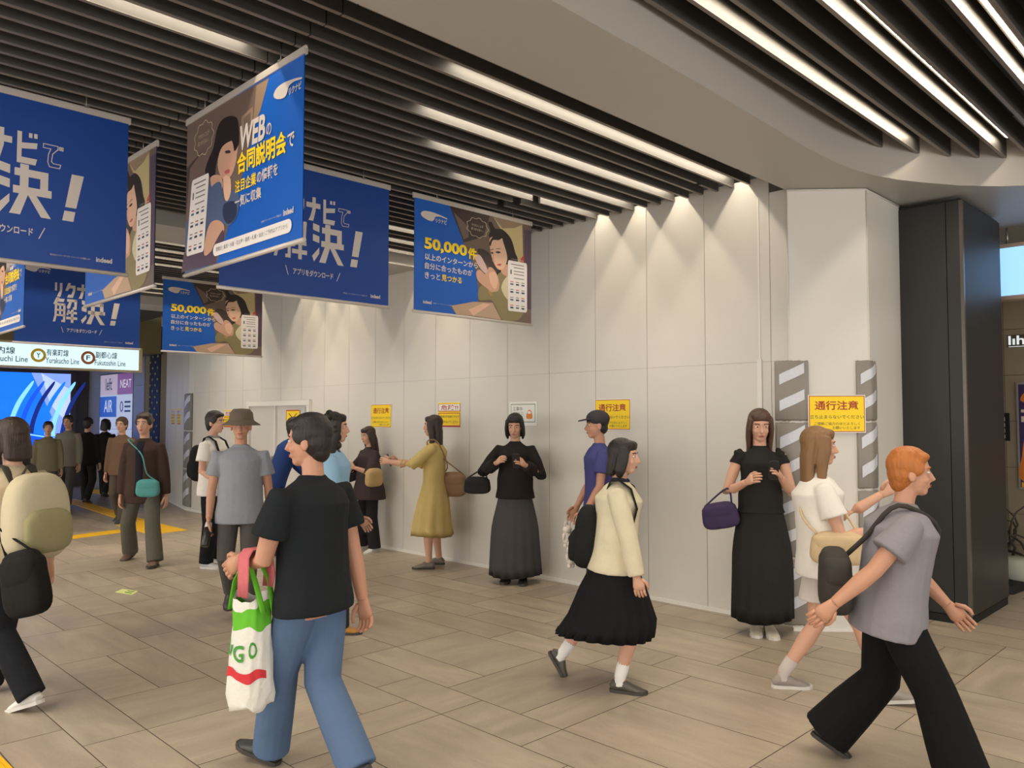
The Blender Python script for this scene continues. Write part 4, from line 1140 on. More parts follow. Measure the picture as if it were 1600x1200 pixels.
    if bt['type'] in ('trousers','shorts'):
        fl2 = bt.get('flare', .05); ext = bt.get('len', 1.0); k_ = bt.get('thigh', 1.0)
        mb.tube([sp(.60), sp(.55), sp(.50), P+Vector((0,0,-.06*s))], [(bsc(.128),bsc(.094)),(bsc(.150),bsc(.104)),(bsc(.154),bsc(.106)),(bsc(.125),bsc(.09))], 18, side=lat)
        for k in (0,1):
            lo_ = ank[k]+Vector((0,0,.0*s)) if ext >= 1 else (knee[k].lerp(ank[k],(ext-.5)*2) if ext > .5 else hip[k].lerp(knee[k],ext*2))
            if ext > .5:
                dn = (ank[k]-knee[k]).normalized()
                e_ = lo_ + dn*.025*s if ext >= 1 else lo_
                pts = [hip[k]+Vector((0,0,.04*s)), hip[k].lerp(knee[k],.4), knee[k], knee[k].lerp(e_,.5), e_]
                rad = [.080*k_,.083*k_,.066+ (fl2-.05)*.35,.058+(fl2-.05)*.7,fl2]
            else:
                pts = [hip[k]+Vector((0,0,.04*s)), hip[k].lerp(lo_,.5), lo_]; rad = [.09,.092*k_,.094*k_+fl2-.05]
            mb.tube(pts, [v*s*build for v in rad], 16)
        remeshed(mb, bt['type'], bm2, root, voxel, 4)
    else:
        hz = bt['hem']*H; w0 = sp(bt.get('waist',.61)); n = 64; R_ = 10; vs = []
        pl, am = bt.get('pleats',18), bt.get('amp',.012)
        tt = lambda k, z: (hip[k].lerp(knee[k], min(1,max(0,(hip[k].z-z)/(hip[k].z-knee[k].z)))) if z > knee[k].z else knee[k].lerp(ank[k], min(1,(knee[k].z-z)/(knee[k].z-ank[k].z))))
        for i in range(R_+1):
            t = i/R_; z = w0.z*(1-t)+hz*t
            a0, a1 = tt(0,z), tt(1,z); c = (a0+a1)/2
            c = Vector((c.x*t+w0.x*(1-t), c.y*t+w0.y*(1-t), z)) if z > P.z else Vector((c.x,c.y,z))
            ex, ey = abs(a0.x-a1.x)/2, abs(a0.y-a1.y)/2
            q = min(1, t*2.2)
            rx_ = (.100+.024*q+bt.get('flare',.05)*t)*s*build + ex*q*.62; ry_ = (.128+.034*q+bt.get('flare',.05)*t)*s*build + max(0,ey-.05)*q*.9
            for j in range(n):
                an = 2*PI*j/n; m_ = 1+am*8*t*math.cos(pl*an+.6*math.sin(an*2))*.5
                vs.append(c+Vector((rx_*m_*math.cos(an), ry_*m_*math.sin(an), -.012*s*t*math.cos(2*an+.7))))
        inner = len(vs)
        for j in range(n): vs.append(vs[R_*n+j].lerp(w0, .05)+Vector((0,0,.004)))
        vs.append(Vector((vs[R_*n].x*0+sum(vs[R_*n+j].x for j in range(n))/n, sum(vs[R_*n+j].y for j in range(n))/n, hz+.10*s)))
        fs = [(i*n+j,(i+1)*n+j,(i+1)*n+(j+1)%n,i*n+(j+1)%n) for i in range(R_) for j in range(n)]
        fs += [(R_*n+j, inner+j, inner+(j+1)%n, R_*n+(j+1)%n) for j in range(n)]
        fs += [(inner+j, inner+n, inner+(j+1)%n) for j in range(n)]
        fs.append(tuple(range(n)))
        mb.add(vs, fs, 0, True); mb.build(bt.get('name','skirt'), bm2, root)
    # ---- socks and shoes
    for k in (0,1):
        ft = Matrix.Rotation(fy[k],3,'Z') @ Matrix.Rotation(fp[k],3,'Y')
        fo = lambda x,y,z: ank[k] + ft @ (Vector((x,y,z))*s)
        if 'socks' in wear:
            m_, top_ = wear['socks']
            MB().tube([ank[k].lerp(knee[k],top_), ank[k].lerp(knee[k],.08), fo(.0,0,-.02), fo(.05,0,-.036)], [.043*s,.040*s,.042*s,(.036*s,.03*s)], 14).build('sock', m_, root)
        smt, solem, bulk = wear['shoes']
        u = MB(); b_ = bulk
        u.tube([fo(-.058,0,-.045), fo(-.03,0,-.030), fo(.03,0,-.030), fo(.08,0,-.044), fo(.13,0,-.054), fo(.168,0,-.060)],
               [(.026*s,.020*s),(.036*s*b_,.040*s),(.040*s*b_,.038*s),(.046*s*b_,.026*s),(.046*s*b_,.019*s),(.024*s*b_,.010*s)], 14, side=ft@Vector((0,1,0)))
        sh_ = remeshed(u, 'shoe', smt, root, .007, 2)
        ol = [(-.066,0),(-.058,.028),(-.02,.036*b_),(.05,.040*b_),(.11,.049*b_),(.155,.040*b_),(.182,.014),(.182,-.014),(.155,-.040*b_),(.11,-.049*b_),(.05,-.040*b_),(-.02,-.036*b_),(-.058,-.028)]
        n = len(ol)
        MB().add([fo(x,y,-.0735) for x,y in ol]+[fo(x,y,-.054) for x,y in ol], [tuple(range(n))[::-1],tuple(range(n,2*n))]+[(i,(i+1)%n,n+(i+1)%n,n+i) for i in range(n)]).build('sole', solem, sh_)
    return J

REL = ((0,.14,-1),(.15,.06,-1))
def mid(*pts):
    g = [gp(*p) for p in pts]; m = sum(g, Vector((0,0,0)))/len(g); return (m.x, m.y, 0)
def cl(n, c, **k): return cloth(n, c, **k)
BLACKSHOE = mat('shoe_black',(38,37,35),.45); GREYSHOE = mat('shoe_grey',(150,142,134),.6); WHITESHOE = mat('shoe_white',(222,219,212),.55)
TANSHOE = mat('shoe_tan',(184,126,46),.5); DKSHOE = mat('shoe_dark_grey',(66,68,68),.5); LOAFER = mat('shoe_loafer',(76,72,64),.4)

def world_tube(name, pts, r, m, n=10, parent=None, **k):
    return MB().tube(pts, r, n, **k).build(name, m, parent)

def soft_box(mb, c, dims, ax, p=3.2, n=26, taper=0.0, mi=0):
    """rounded box: centre c, dims (w,d,h), ax = (x axis, y axis, z axis)"""
    c = Vector(c); h = n//2; vs = []; fs = []
    sg = lambda v, e: math.copysign(abs(v)**e, v)
    e = 2/p
    for i in range(h+1):
        ph = -PI/2+PI*i/h
        for j in range(n):
            t = 2*PI*j/n
            x = sg(math.cos(ph),e)*sg(math.cos(t),e); y = sg(math.cos(ph),e)*sg(math.sin(t),e); z = sg(math.sin(ph),e)
            k = 1+taper*z
            vs.append(c+ax[0]*x*k*dims[0]/2+ax[1]*y*k*dims[1]/2+ax[2]*z*dims[2]/2)
    for i in range(h):
        for j in range(n): fs.append((i*n+j,i*n+(j+1)%n,(i+1)*n+(j+1)%n,(i+1)*n+j))
    fs.append(tuple(range(n))[::-1]); fs.append(tuple(range(h*n,(h+1)*n)))
    return mb.add(vs, fs, mi, True)

def axes(J, tilt=None):
    R = Matrix.Rotation(J.yaw,3,'Z'); return [R@Vector((1,0,0)), R@Vector((0,1,0)), Vector((0,0,1))]

def handbag(J, at, dims, m, label, handle_to=None, cat='bag', rot=0.0, strapm=None, taper=-.08, name='handbag', tilt=0.0, r=.007):
    """bag centred at local point `at`; handle loops up to local points handle_to"""
    c = J.world(Vector(at)); e = empty(name, (c.x, c.y, c.z-dims[2]/2))
    R = Matrix.Rotation(J.yaw+rot,3,'Z') @ Matrix.Rotation(tilt,3,'Y'); ax = [R@Vector((1,0,0)), R@Vector((0,1,0)), R@Vector((0,0,1))]
    o = Vector((0,0,dims[2]/2))
    mb = MB(); soft_box(mb, o, dims, ax, 3.6, taper=taper); mb.build('bag_body', m, e)
    f = MB(); soft_box(f, o+ax[2]*dims[2]*.16-ax[1]*0, (dims[0]*.94,dims[1]*1.08,dims[2]*.52), ax, 3.6, taper=.03); f.build('flap', m, e)
    if handle_to:
        pts = [o+ax[0]*dims[0]*.38+ax[2]*dims[2]*.40] + [J.world(Vector(h))-Vector(e.location) for h in handle_to] + [o-ax[0]*dims[0]*.38+ax[2]*dims[2]*.40]
        P = []
        for i in range(len(pts)-1):
            p0,p1,p2,p3 = pts[max(i-1,0)],pts[i],pts[i+1],pts[min(i+2,len(pts)-1)]
            for q in range(5):
                t = q/5; P.append(.5*((2*p1)+(p2-p0)*t+(2*p0-5*p1+4*p2-p3)*t*t+(3*p1-p0-3*p2+p3)*t**3))
        P.append(pts[-1])
        MB().tube(P, r, 8).build('strap', strapm or m, e)
    return tag(e, label, cat)

def backpack(J, m, label, size=(.15,.29,.42), z=.66, off=.17, panel=None, strapm=None):
    s = J.s; p = J.sp(z) - J.fwd*off*s
    R = Matrix.Rotation(J.yaw,3,'Z'); c = J.world(p); e = empty('backpack', c - Vector((0,0,size[2]*s/2)))
    ax = [R@J.fwd, R@J.lat, R@J.d]; o = Vector((0,0,size[2]*s/2))
    dm = tuple(v*s for v in size)
    mb = MB(); soft_box(mb, o, dm, ax, 3.0, taper=-.06); mb.build('bag_body', m, e)
    f = MB(); soft_box(f, o-ax[0]*dm[0]*.42-ax[2]*dm[2]*.16, (dm[0]*.5,dm[1]*.8,dm[2]*.5), ax, 3.2); f.build('front_pocket', panel or m, e)
    MB().tube([o+ax[2]*dm[2]*.47+ax[0]*dm[0]*.3+ax[1]*.04, o+ax[2]*(dm[2]*.47+.05)+ax[0]*dm[0]*.35, o+ax[2]*dm[2]*.47+ax[0]*dm[0]*.3-ax[1]*.04], .008, 8).build('grab_handle', strapm or m, e)
    for q in (1,-1):
        L = lambda zf, x, y: J.world(J.sp(zf) + J.fwd*x*s + J.lat*y*q*s) - Vector(e.location)
        pts = [L(z+.10,-off+.07,.07), L(.835,-.055,.085), L(.845,.0,.095), L(.815,.085,.10), L(.74,.135,.11), L(.66,.115,.15), L(.61,.0,.14), L(.60,-off+.09,.11)]
        MB().tube(pts, [(.024,.006)]*8, 8, side=R@J.lat).build('shoulder_strap', strapm or m, e)
    return tag(e, label, 'backpack')

def phone(J, k, m, label, off=(0,0,0), face=None):
    D = J.fdir[k]; c = J.world(J.wri[k]+D*.10*J.s+Vector(off)); R = Matrix.Rotation(J.yaw,3,'Z')
    e = empty('smartphone', c); up = (R@Vector((.35,0,1))).normalized(); lat = R@Vector((0,1,0)); n = lat.cross(up)
    mb = MB(); soft_box(mb, (0,0,0), (.074,.010,.150), [lat,n,up], 5); mb.build('phone_body', m, e)
    q = MB(); a = n*-.0058
    q.add([a+lat*x+up*z for x,z in ((-.032,-.068),(.032,-.068),(.032,.068),(-.032,.068))], [(0,1,2,3)]); q.build('phone_screen', EYE_D, e)
    return tag(e, label, 'phone')
PHB = mat('phone_black',(40,38,40),.3)

# 1 left edge: walker with cream backpack
J = person('person with dark hair and cream backpack walking away at the left edge, black trousers', mid((46,1112),(-16,1082)), 160, 1.63,
  [(46,1112,18),(-16,1082,-6)], [((.25,.14,-1),(.5,0,-1)),((-.1,.2,-1),(.1,.1,-1))],
  dict(hair=('bob',HDK), top=dict(mat=cl('beige',(196,180,152)), sleeve=1, loose=.03, hem=.46), bottom=dict(type='trousers',mat=cl('ink',(27,29,34)),flare=.075,thigh=1.05), shoes=(WHITESHOE,SOLEW,1.0)), lean=3, voxel=.008)
backpack(J, cl('cream_canvas',(192,182,154)), 'cream canvas backpack on the walker at the left edge', (.20,.38,.50), .66, .19, cl('olive_canvas',(150,144,108)), cl('strap_dark',(70,66,60)))
handbag(J, J.P+Vector((-.30,.16,-.10)), (.28,.13,.36), cl('tote_black',(24,23,22)), 'black tote hanging behind the walker with the cream backpack', [J.shd[0]+Vector((-.09,.02,-.12)),J.shd[0]+Vector((.0,.02,.055)),J.shd[0]+Vector((.07,.03,-.12))], name='tote_bag', tilt=.25)

# 2 brown cardigan walker, teal bag
J = person('person in dark brown cardigan and olive trousers walking toward the view, teal bag at hip', mid((205,874),(240,883)), 272, 1.70,
  [(242,885,-4),(203,873,12)], [((0,.16,-1),(.05,.1,-1)),((0,.14,-1),(.2,.0,-1))],
  dict(hair=('short',HDK), top=dict(mat=cl('brown_cardigan',(70,54,47)), sleeve=2, loose=.035, hem=.42, sleeve_r=.012, name='cardigan', panel=cl('navy_tee',(34,34,44))), bottom=dict(type='trousers',mat=cl('olive_trousers',(98,94,84)),flare=.085), shoes=(mat('shoe_brown',(112,88,70),.5),SOLE,1.0)), voxel=.011)
handbag(J, J.P+Vector((.13,.10,.0)), (.25,.10,.20), cl('teal',(92,160,158)), 'teal shoulder bag on the person in dark brown cardigan', [J.sp(.62)+Vector((.165,.10,0)),J.sp(.74)+Vector((.165,.04,0)),J.shd[1]+Vector((.05,.03,.06)),J.shd[1]+Vector((-.06,.04,.05)),J.sp(.70)+Vector((-.16,.04,0)),J.sp(.58)+Vector((-.04,.21,0))], name='shoulder_bag', rot=PI/2)

# far group
G = None
def far(label, px, a, H, top, bot, hair, hm, sl=2):
    return person(label, mid(px), a, H, [(0.12,.08,0),(-.12,-.08,20)], [REL, REL],
      dict(hair=(hair,hm), top=dict(mat=top, sleeve=sl, loose=.03, hem=.45), bottom=dict(type='trousers',mat=bot,flare=.065), shoes=(DKSHOE,SOLE,1.0)), voxel=.013)
far('person in long tan coat half hidden behind the brown cardigan walker', (188,815), 268, 1.62, cl('tan_coat',(112,88,70)), cl('grey_brown',(92,80,70)), 'short', HBR)
far('distant person in greyish beige top before the blue screen', (104,792), 272, 1.66, cl('grey_beige',(140,132,120)), cl('grey_olive',(86,82,76)), 'short', HDK)
far('distant person in black between the screen and the advert board', (134,786), 90, 1.62, cl('black_far',(36,34,34)), cl('black_far2',(40,38,36)), 'short', HB)
far('distant person in black jacket in front of the advert board', (162,776), 90, 1.60, cl('charcoal_far',(32,30,28)), cl('black_far2',(40,38,36)), 'bob', HB)
far('distant person in patterned khaki top just right of the left-edge walker', (72,800), 300, 1.55, cl('khaki_far',(128,120,92)), cl('grey_olive',(86,82,76)), 'short', HDK)

# white tee with black backpack
J = person('person in white T-shirt and black trousers by the wall, mostly behind the grey-shirted person', mid((322,888),(336,880)), 350, 1.67,
  [(338,880,6),(322,888,0)], [((.2,.12,-1),(.9,-.3,-.2)),((.0,.14,-1),(.75,.05,-.35))],
  dict(hair=('short',HB), top=dict(mat=cl('white_tee',(232,228,220)), sleeve=.5, loose=.035, sleeve_r=.014, hem=.46, collar=cl('grey_towel',(150,148,146))), bottom=dict(type='trousers',mat=cl('black_trousers',(22,22,24)),flare=.075), shoes=(mat('shoe_lightgrey',(190,190,190),.6),SOLEW,1.05)), voxel=.009)
backpack(J, cl('black_pack',(26,26,27)), 'black backpack on the person in white T-shirt', (.15,.28,.40), .67, .16)
phone(J, 0, PHB, 'dark smartphone in the hands of the person in white T-shirt')

# grey tee, hat, bottle
J = person('person in grey T-shirt and brimmed hat walking toward the view holding a bottle', mid((386,960),(360,948)), 284, 1.66,
  [(386,961,0),(360,950,35,.03)], [((-.05,.16,-1),(-.1,.1,-1)),((.05,.16,-1),(.15,.06,-1))],
  dict(hair=('cropped',HB), hat=('bucket',cl('hat_taupe',(112,100,88))), top=dict(mat=cl('grey_tee',(152,156,164)), sleeve=.5, loose=.035, sleeve_r=.016, hem=.45), bottom=dict(type='trousers',mat=cl('grey_trousers',(86,83,80)),flare=.06), shoes=(BLACKSHOE,SOLE,1.05)), voxel=.008, curl=(.5,.95), skin=SKIN2)
def bottle(J, k):
    c = J.world(J.wri[k]+J.fdir[k]*.09*J.s + Vector((.035,.0,-.01))); e = empty('thermos_bottle', c)
    R = Matrix.Rotation(J.yaw,3,'Z'); D = (R@Vector((.5,-.1,-1))).normalized()
    MB().tube([D*-.04, D*-.035, D*.115, D*.12], [.026,.031,.031,.026], 16).build('bottle_body', mat('bottle_dark',(46,44,42),.35), e)
    MB().tube([D*-.085, D*-.08, D*-.045, D*-.04], [.018,.025,.028,.028], 16).build('bottle_cap', mat('bottle_white',(228,224,216),.4), e)
    tag(e, 'dark bottle with white cap in the hand of the grey-shirted person', 'bottle')
bottle(J, 1)

# worker in blue bending at the door
J = person('person in dark blue work shirt and trousers leaning forward by the double door', mid((418,862),(436,868)), 25, 1.66,
  [(418,860,8),(438,868,0)], [((.5,.1,-.8),(.8,-.1,-.4)),((.5,.1,-.8),(.8,-.1,-.5))],
  dict(hair=('short',HB), top=dict(mat=cl('work_blue',(44,68,126)), sleeve=2, loose=.03, hem=.47), bottom=dict(type='trousers',mat=cl('work_navy',(34,48,98)),flare=.065), shoes=(BLACKSHOE,SOLE,1.05)), lean=22, voxel=.010)
gl = MB(); soft_box(gl, (0,0,0), (.14,.05,.10), axes(J), 2.6)
c = J.world(J.P+Vector((-.11,-.10,.06))); g = gl.build('cotton_gloves', cl('glove_white',(226,220,206))); g.location = c
tag(g, 'white work gloves tucked at the hip of the person in blue', 'gloves')

# jeans man with shopping bag
J = person('person in dark T-shirt and blue jeans striding left with a green and white shopping bag', mid((425,1193),(558,1236)), 152, 1.645,
  [(424,1193,-16,.0,8),(556,1238,30,0,-4)], [((.22,.16,-1),(.80,-.32,-.05)),((-.14,.16,-1),(-.16,.12,-1))],
  dict(hair=('short',HB), top=dict(mat=cl('dark_tee',(30,34,38)), sleeve=.5, loose=.03, sleeve_r=.018, hem=.475), bottom=dict(type='trousers',mat=cl('jeans',(88,110,142),b=.45,bs=12),flare=.078,thigh=1.04), shoes=(DKSHOE,SOLE,1.05)), lean=2, head=(22,2), voxel=.007, build=1.1, curl=(.55,.6), hd=((.7,.0,-.45),None), skin=SKIN2)
def shopping_bag(J):
    el, wr = J.elb[0], J.wri[0]
    h = el.lerp(wr,.45); top = J.world(h)+Vector((0,0,-.02))
    R = Matrix.Rotation(J.yaw,3,'Z'); fx = R@Vector((1,0,0)); ly = R@Vector((0,1,0))
    e = empty('shopping_bag', (top.x, top.y, top.z-.665)); rnd = random.Random(12)
    W = .215; rows = []; zs = [.06,.075,.12,.18,.25,.32,.40,.46,.50]
    n = 40; vs = []; mi = []
    for i,z in enumerate(zs):
        wd = W*(.34+.16*min(1,z/.12)) * (.80 if z < .03 else 1) * (1-.30*(z/.5)); dp = .075*(.6 if z < .03 else 1)*(1-.35*z/.5)+.012
        for j in range(n):
            t = 2*PI*j/n; cx = math.copysign(abs(math.cos(t))**.7, math.cos(t)); sy = math.copysign(abs(math.sin(t))**.8, math.sin(t))
            cr_ = 1+.05*math.sin(5*t+i*1.3)+.04*math.sin(11*t-i)
            vs.append(fx*wd*cx*cr_ + ly*dp*sy*cr_ + Vector((0,0,z+.012*math.sin(4*t+i)+(.05*abs(math.cos(t)) if z > .45 else 0))))
    fs = [(i*n+j,i*n+(j+1)%n,(i+1)*n+(j+1)%n,(i+1)*n+j) for i in range(len(zs)-1) for j in range(n)]
    mb = MB()
    mats = [cl('bag_white',(226,224,216),b=.5,bs=22), cl('bag_green',(104,186,54)), cl('bag_red',(206,60,66))]
    for q in range(len(zs)-1):
        mb.add([], []); 
    base = len(mb.v); mb.v += [tuple(v) for v in vs]
    for i in range(len(zs)-1):
        for j in range(n):
            mb.f.append((i*n+j,i*n+(j+1)%n,(i+1)*n+(j+1)%n,(i+1)*n+j)); mb.m.append(1 if i == 6 else 0); mb.sm.append(True)
    mb.f.append(tuple(range(n))[::-1]); mb.m.append(0); mb.sm.append(True)
    mb.build('bag_body', mats, e)
    def surf(u, z, o=.004):     # point on the visible face, u along the width
        i = np.interp(z, zs, range(len(zs))); i0 = min(int(i), len(zs)-2); f = i-i0; t = PI/2+u
        jj = (t/(2*PI)*n) % n; j0 = int(jj); g_ = jj-j0
        q = lambda ii: vs[ii*n+j0%n].lerp(vs[ii*n+(j0+1)%n], g_)
        p = q(i0).lerp(q(i0+1), f); nn = Vector((p.x,p.y,0)); nn.normalize()
        return p+nn*o
    st = MB(); pts = [(-1.5+3.0*k/24) for k in range(25)]
    st.add([surf(u,z,.004) for u in pts for z in (.185,.225)], [(2*k,2*k+2,2*k+3,2*k+1) for k in range(24)], 0, True); st.build('red_stripe', mats[2], e)
    vt, ft = text2d('LVG O', .02); ax_ = max(v[0] for v in vt); az = max(v[1] for v in vt)
    tx = MB(); tx.add([surf(-1.0+2.0*(x/ax_), .275+.065*(z/az), .005) for x,z in vt], ft, 0); tx.build('green_lettering', cl('bag_ink_green',(76,152,66)), e)
    for o in (1,-1):
        pts = [fx*.10+ly*.03*o+Vector((0,0,.47)), fx*.06+ly*.04*o+Vector((0,0,.60)), fx*.0+ly*.03*o+Vector((0,0,.70)), fx*-.06+ly*.04*o+Vector((0,0,.60)), fx*-.10+ly*.03*o+Vector((0,0,.47))]
        P = []
        for i in range(4):
            for q in range(5): P.append(pts[i].lerp(pts[i+1], q/5))
        P.append(pts[-1]); MB().tube(P, [(.016,.004)]*len(P), 8, side=ly).build('bag_handle', mats[1], e)
    tag(e, 'white shopping bag with green handles and red stripe on the jeans wearer\'s forearm', 'shopping bag')
shopping_bag(J)
JEANS = J

# person behind jeans man
J = person('person with curly dark hair and light blue striped top behind the person in jeans', mid((505,980),(526,990)), 8, 1.64,
  [(505,980,24),(528,991,0)], [((.2,.14,-1),(.6,0,-.8)),((.1,.14,-1),(.4,.05,-1))],
  dict(hair=('curly',HB), top=dict(mat=cl('pale_blue',(146,184,212)), sleeve=1, loose=.035, sleeve_r=.02, hem=.46), bottom=dict(type='trousers',mat=cl('charcoal',(54,54,56)),flare=.085), shoes=(TANSHOE,SOLE,1.05)), fem=True, voxel=.009)
def keychain(J):
    p = J.world(J.P+Vector((.17,-.13,-.02))); e = empty('keychain', p)
    MB().tube([(0,0,.10),(0,.004,.0)], .003, 6).build('chain', M['wire'], e)
    MB().ball((0,0,-.02),(.02,.01,.028),10).ball((.012,.006,-.045),(.012,.008,.022),8).build('charm', mat('charm_silver',(180,178,170),.3,metal=.7), e)
    tag(e, 'silver keychain charm dangling at the hip beside the dark T-shirt', 'keychain')
keychain(J)

# long haired woman in dark cape
J = person('person with very long dark hair and dark cape top standing by the white wall', mid((566,857),(584,863)), 222, 1.50,
  [(585,863,0,0,10),(567,857,0)], [((.3,.2,-1),(.85,-.4,.35)),((.3,.3,-1),(.85,-.4,.35))],
  dict(hair=('long',HDK), top=dict(mat=cl('mauve_black',(64,54,54)), sleeve=1.5, loose=.04, flare=.05, hem=.42, cape=True, name='cape_top'), bottom=dict(type='trousers',mat=cl('black_wide',(36,35,37)),flare=.085), shoes=(WHITESHOE,SOLEW,1.0)), fem=True, voxel=.009, head=(0,10))
handbag(J, J.P+Vector((.12,.30,.13)), (.26,.10,.22), cl('tan_bag',(186,158,112)), 'tan handbag beside the person with long dark hair and cape', [J.elb[0]+Vector((.03,.02,.01)),J.elb[0]+Vector((-.03,.02,.01))], rot=.3)

# yellow dress
J = person('person in long yellow dress with long dark hair holding both arms forward', mid((672,888),(684,882)), 176, 1.63,
  [(670,889,0),(686,882,0)], [((.72,.12,-.62),(.96,-.12,.12)),((.66,.12,-.66),(.96,-.2,.15))],
  dict(hair=('long',HDK), top=dict(mat=cl('yellow_dress',(204,180,116)), sleeve=1.5, loose=.025, sleeve_r=.012, hem=.52, name='dress_top'), bottom=dict(type='skirt',name='dress_skirt',mat=cl('yellow_dress',(204,180,116)),hem=.215,flare=.085,pleats=11,amp=.010,waist=.63), shoes=(mat('shoe_taupe',(126,116,106),.6),SOLE,1.0)), fem=True, voxel=.009, build=1.04)
phone(J, 1, PHB, 'smartphone held out by the person in yellow dress')
handbag(J, J.P+Vector((-.20,-.02,.04)), (.30,.14,.27), cl('brown_bag',(146,116,88)), 'brown shoulder bag behind the hip of the yellow dress', [J.P+Vector((-.15,.05,.25)),J.shd[0]+Vector((-.05,-.03,.07)),J.shd[0]+Vector((.05,-.02,.03))], name='shoulder_bag')

# black top, grey skirt
J = person('person in black top and long dark grey skirt against the white wall, hands at chest', mid((793,908),(817,911)), 262, 1.64,
  [(818,911,0),(792,908,0)], [((.25,.40,-1),(.85,-.62,.55)),((.18,.62,-.9),(.75,-.75,.5))],
  dict(hair=('bob',HB), top=dict(mat=cl('black_knit',(40,36,34)), sleeve=2, loose=.03, sleeve_r=.02, hem=.50, name='top'), bottom=dict(type='skirt',mat=cl('dark_grey_skirt',(72,71,72)),hem=.045,flare=.055,pleats=15,amp=.010,waist=.60), shoes=(BLACKSHOE,SOLE,1.0)), fem=True, voxel=.009, head=(0,14), build=1.04)
phone(J, 0, PHB, 'smartphone held at the chest of the person in black top and grey skirt', (0,-.03,0))
handbag(J, J.elb[1]+Vector((.02,-.05,-.12)), (.26,.12,.17), cl('black_bag2',(44,42,42)), 'black bag under the elbow of the person in grey skirt', [J.elb[1]+Vector((.02,0,.03))], rot=PI/2)

# cap and purple-blue shirt
J = person('person in dark cap and violet-blue shirt behind the schoolgirl-style walker, facing left', mid((930,945),(944,936)), 186, 1.65,
  [(928,945,0),(946,937,15)], [((.15,.14,-1),(.5,-.05,-.9)),((.15,.14,-1),(.5,-.05,-.9))],
  dict(hair=('cropped',HB), hat=('cap',cl('cap_plum',(66,60,68))), top=dict(mat=cl('violet_shirt',(76,76,132)), sleeve=.5, loose=.03, sleeve_r=.016, hem=.46), bottom=dict(type='trousers',mat=cl('slate',(70,70,78)),flare=.065), shoes=(BLACKSHOE,SOLE,1.05)), voxel=.009, skin=SKIN2)

# schoolgirl
J = person('person in cream cardigan, black skirt and white socks striding right with loafers', mid((968,1080),(880,1058)), 346, 1.50,
  [(878,1055,58,.0),(968,1081,0)], [((-.30,.16,-1),(-.15,.08,-1)),((.30,.14,-1),(.22,.06,-1))],
  dict(hair=('bob',HB), top=dict(mat=cl('cream_knit',(218,208,180)), sleeve=2, loose=.036, flare=.02, sleeve_r=.012, hem=.48, name='cardigan', collar=cl('navy_collar',(46,46,56))), bottom=dict(type='skirt',mat=cl('black_skirt',(24,24,28)),hem=.205,flare=.065,pleats=22,amp=.012,waist=.60), socks=(cl('white_sock',(232,230,226)),.42), shoes=(LOAFER,SOLE,1.02)), fem=True, voxel=.007, lean=5, head=(-8,2), shift=.15, build=1.1)
backpack(J, cl('school_pack',(32,33,32)), 'black backpack on the person in cream cardigan', (.17,.30,.42), .60, .19)
def charm(J, off, label, cols):
    c = J.world(J.sp(.56)+J.fwd*-.325*J.s+Vector(off)); e = empty('plush_charm', c)
    b = MB(); b.ball((0,0,0),(.032,.03,.042),12).ball((0,0,.052),(.030,.028,.028),12)
    for o in (1,-1): b.ball((.02*o,.0,.084),(.008,.008,.02),8).ball((.032*o,0,.01),(.012,.012,.022),8).ball((.016*o,0,-.045),(.014,.014,.016),8)
    b.build('plush_body', cols[0], e)
    MB().tube([(0,0,.08),(.01,.0,.12)], .003, 6).build('loop', M['wire'], e)
    MB().ball((0,-.024,.0),(.02,.012,.02),8).build('bow', cols[1], e)
    tag(e, label, 'plush charm')
charm(J, (0,.02,.03), 'pale plush charm hanging on the black backpack, upper one', (cl('plush_white',(216,206,196)), cl('plush_dark',(60,40,60))))
charm(J, (.03,-.03,-.085), 'pale plush charm with teal bow hanging on the black backpack, lower one', (cl('plush_white',(216,206,196)), cl('plush_teal',(110,200,196))))

# black dress by the corner pads
J = person('person in long black frilled dress with brown hair standing by the striped corner pad', mid((1180,988),(1202,991)), 262, 1.66,
  [(1202,991,0),(1180,988,0)], [((.18,.24,-1),(.80,-.5,.62)),((.10,.34,-.95),(.85,-.50,.40))],
  dict(hair=('long',HBR), top=dict(mat=cl('black_dress',(40,39,37)), sleeve=.25, loose=.018, hem=.54, frill=True, name='dress_top'), bottom=dict(type='skirt',name='dress_skirt',mat=cl('black_dress',(40,39,37)),hem=.07,flare=.06,pleats=13,amp=.010,waist=.64), shoes=(mat('shoe_cream',(206,196,174),.6),SOLEW,1.0)), fem=True, voxel=.008, head=(0,12))
phone(J, 0, PHB, 'smartphone held by the person in black frilled dress', (0,-.02,0))
handbag(J, J.elb[1]+Vector((.02,-.05,-.17)), (.27,.10,.20), cl('purple_bag',(68,56,88)), 'dark purple handbag on the arm of the person in black frilled dress', [J.elb[1]+Vector((.04,.0,.035))], rot=PI/2-.3, tilt=-.2)

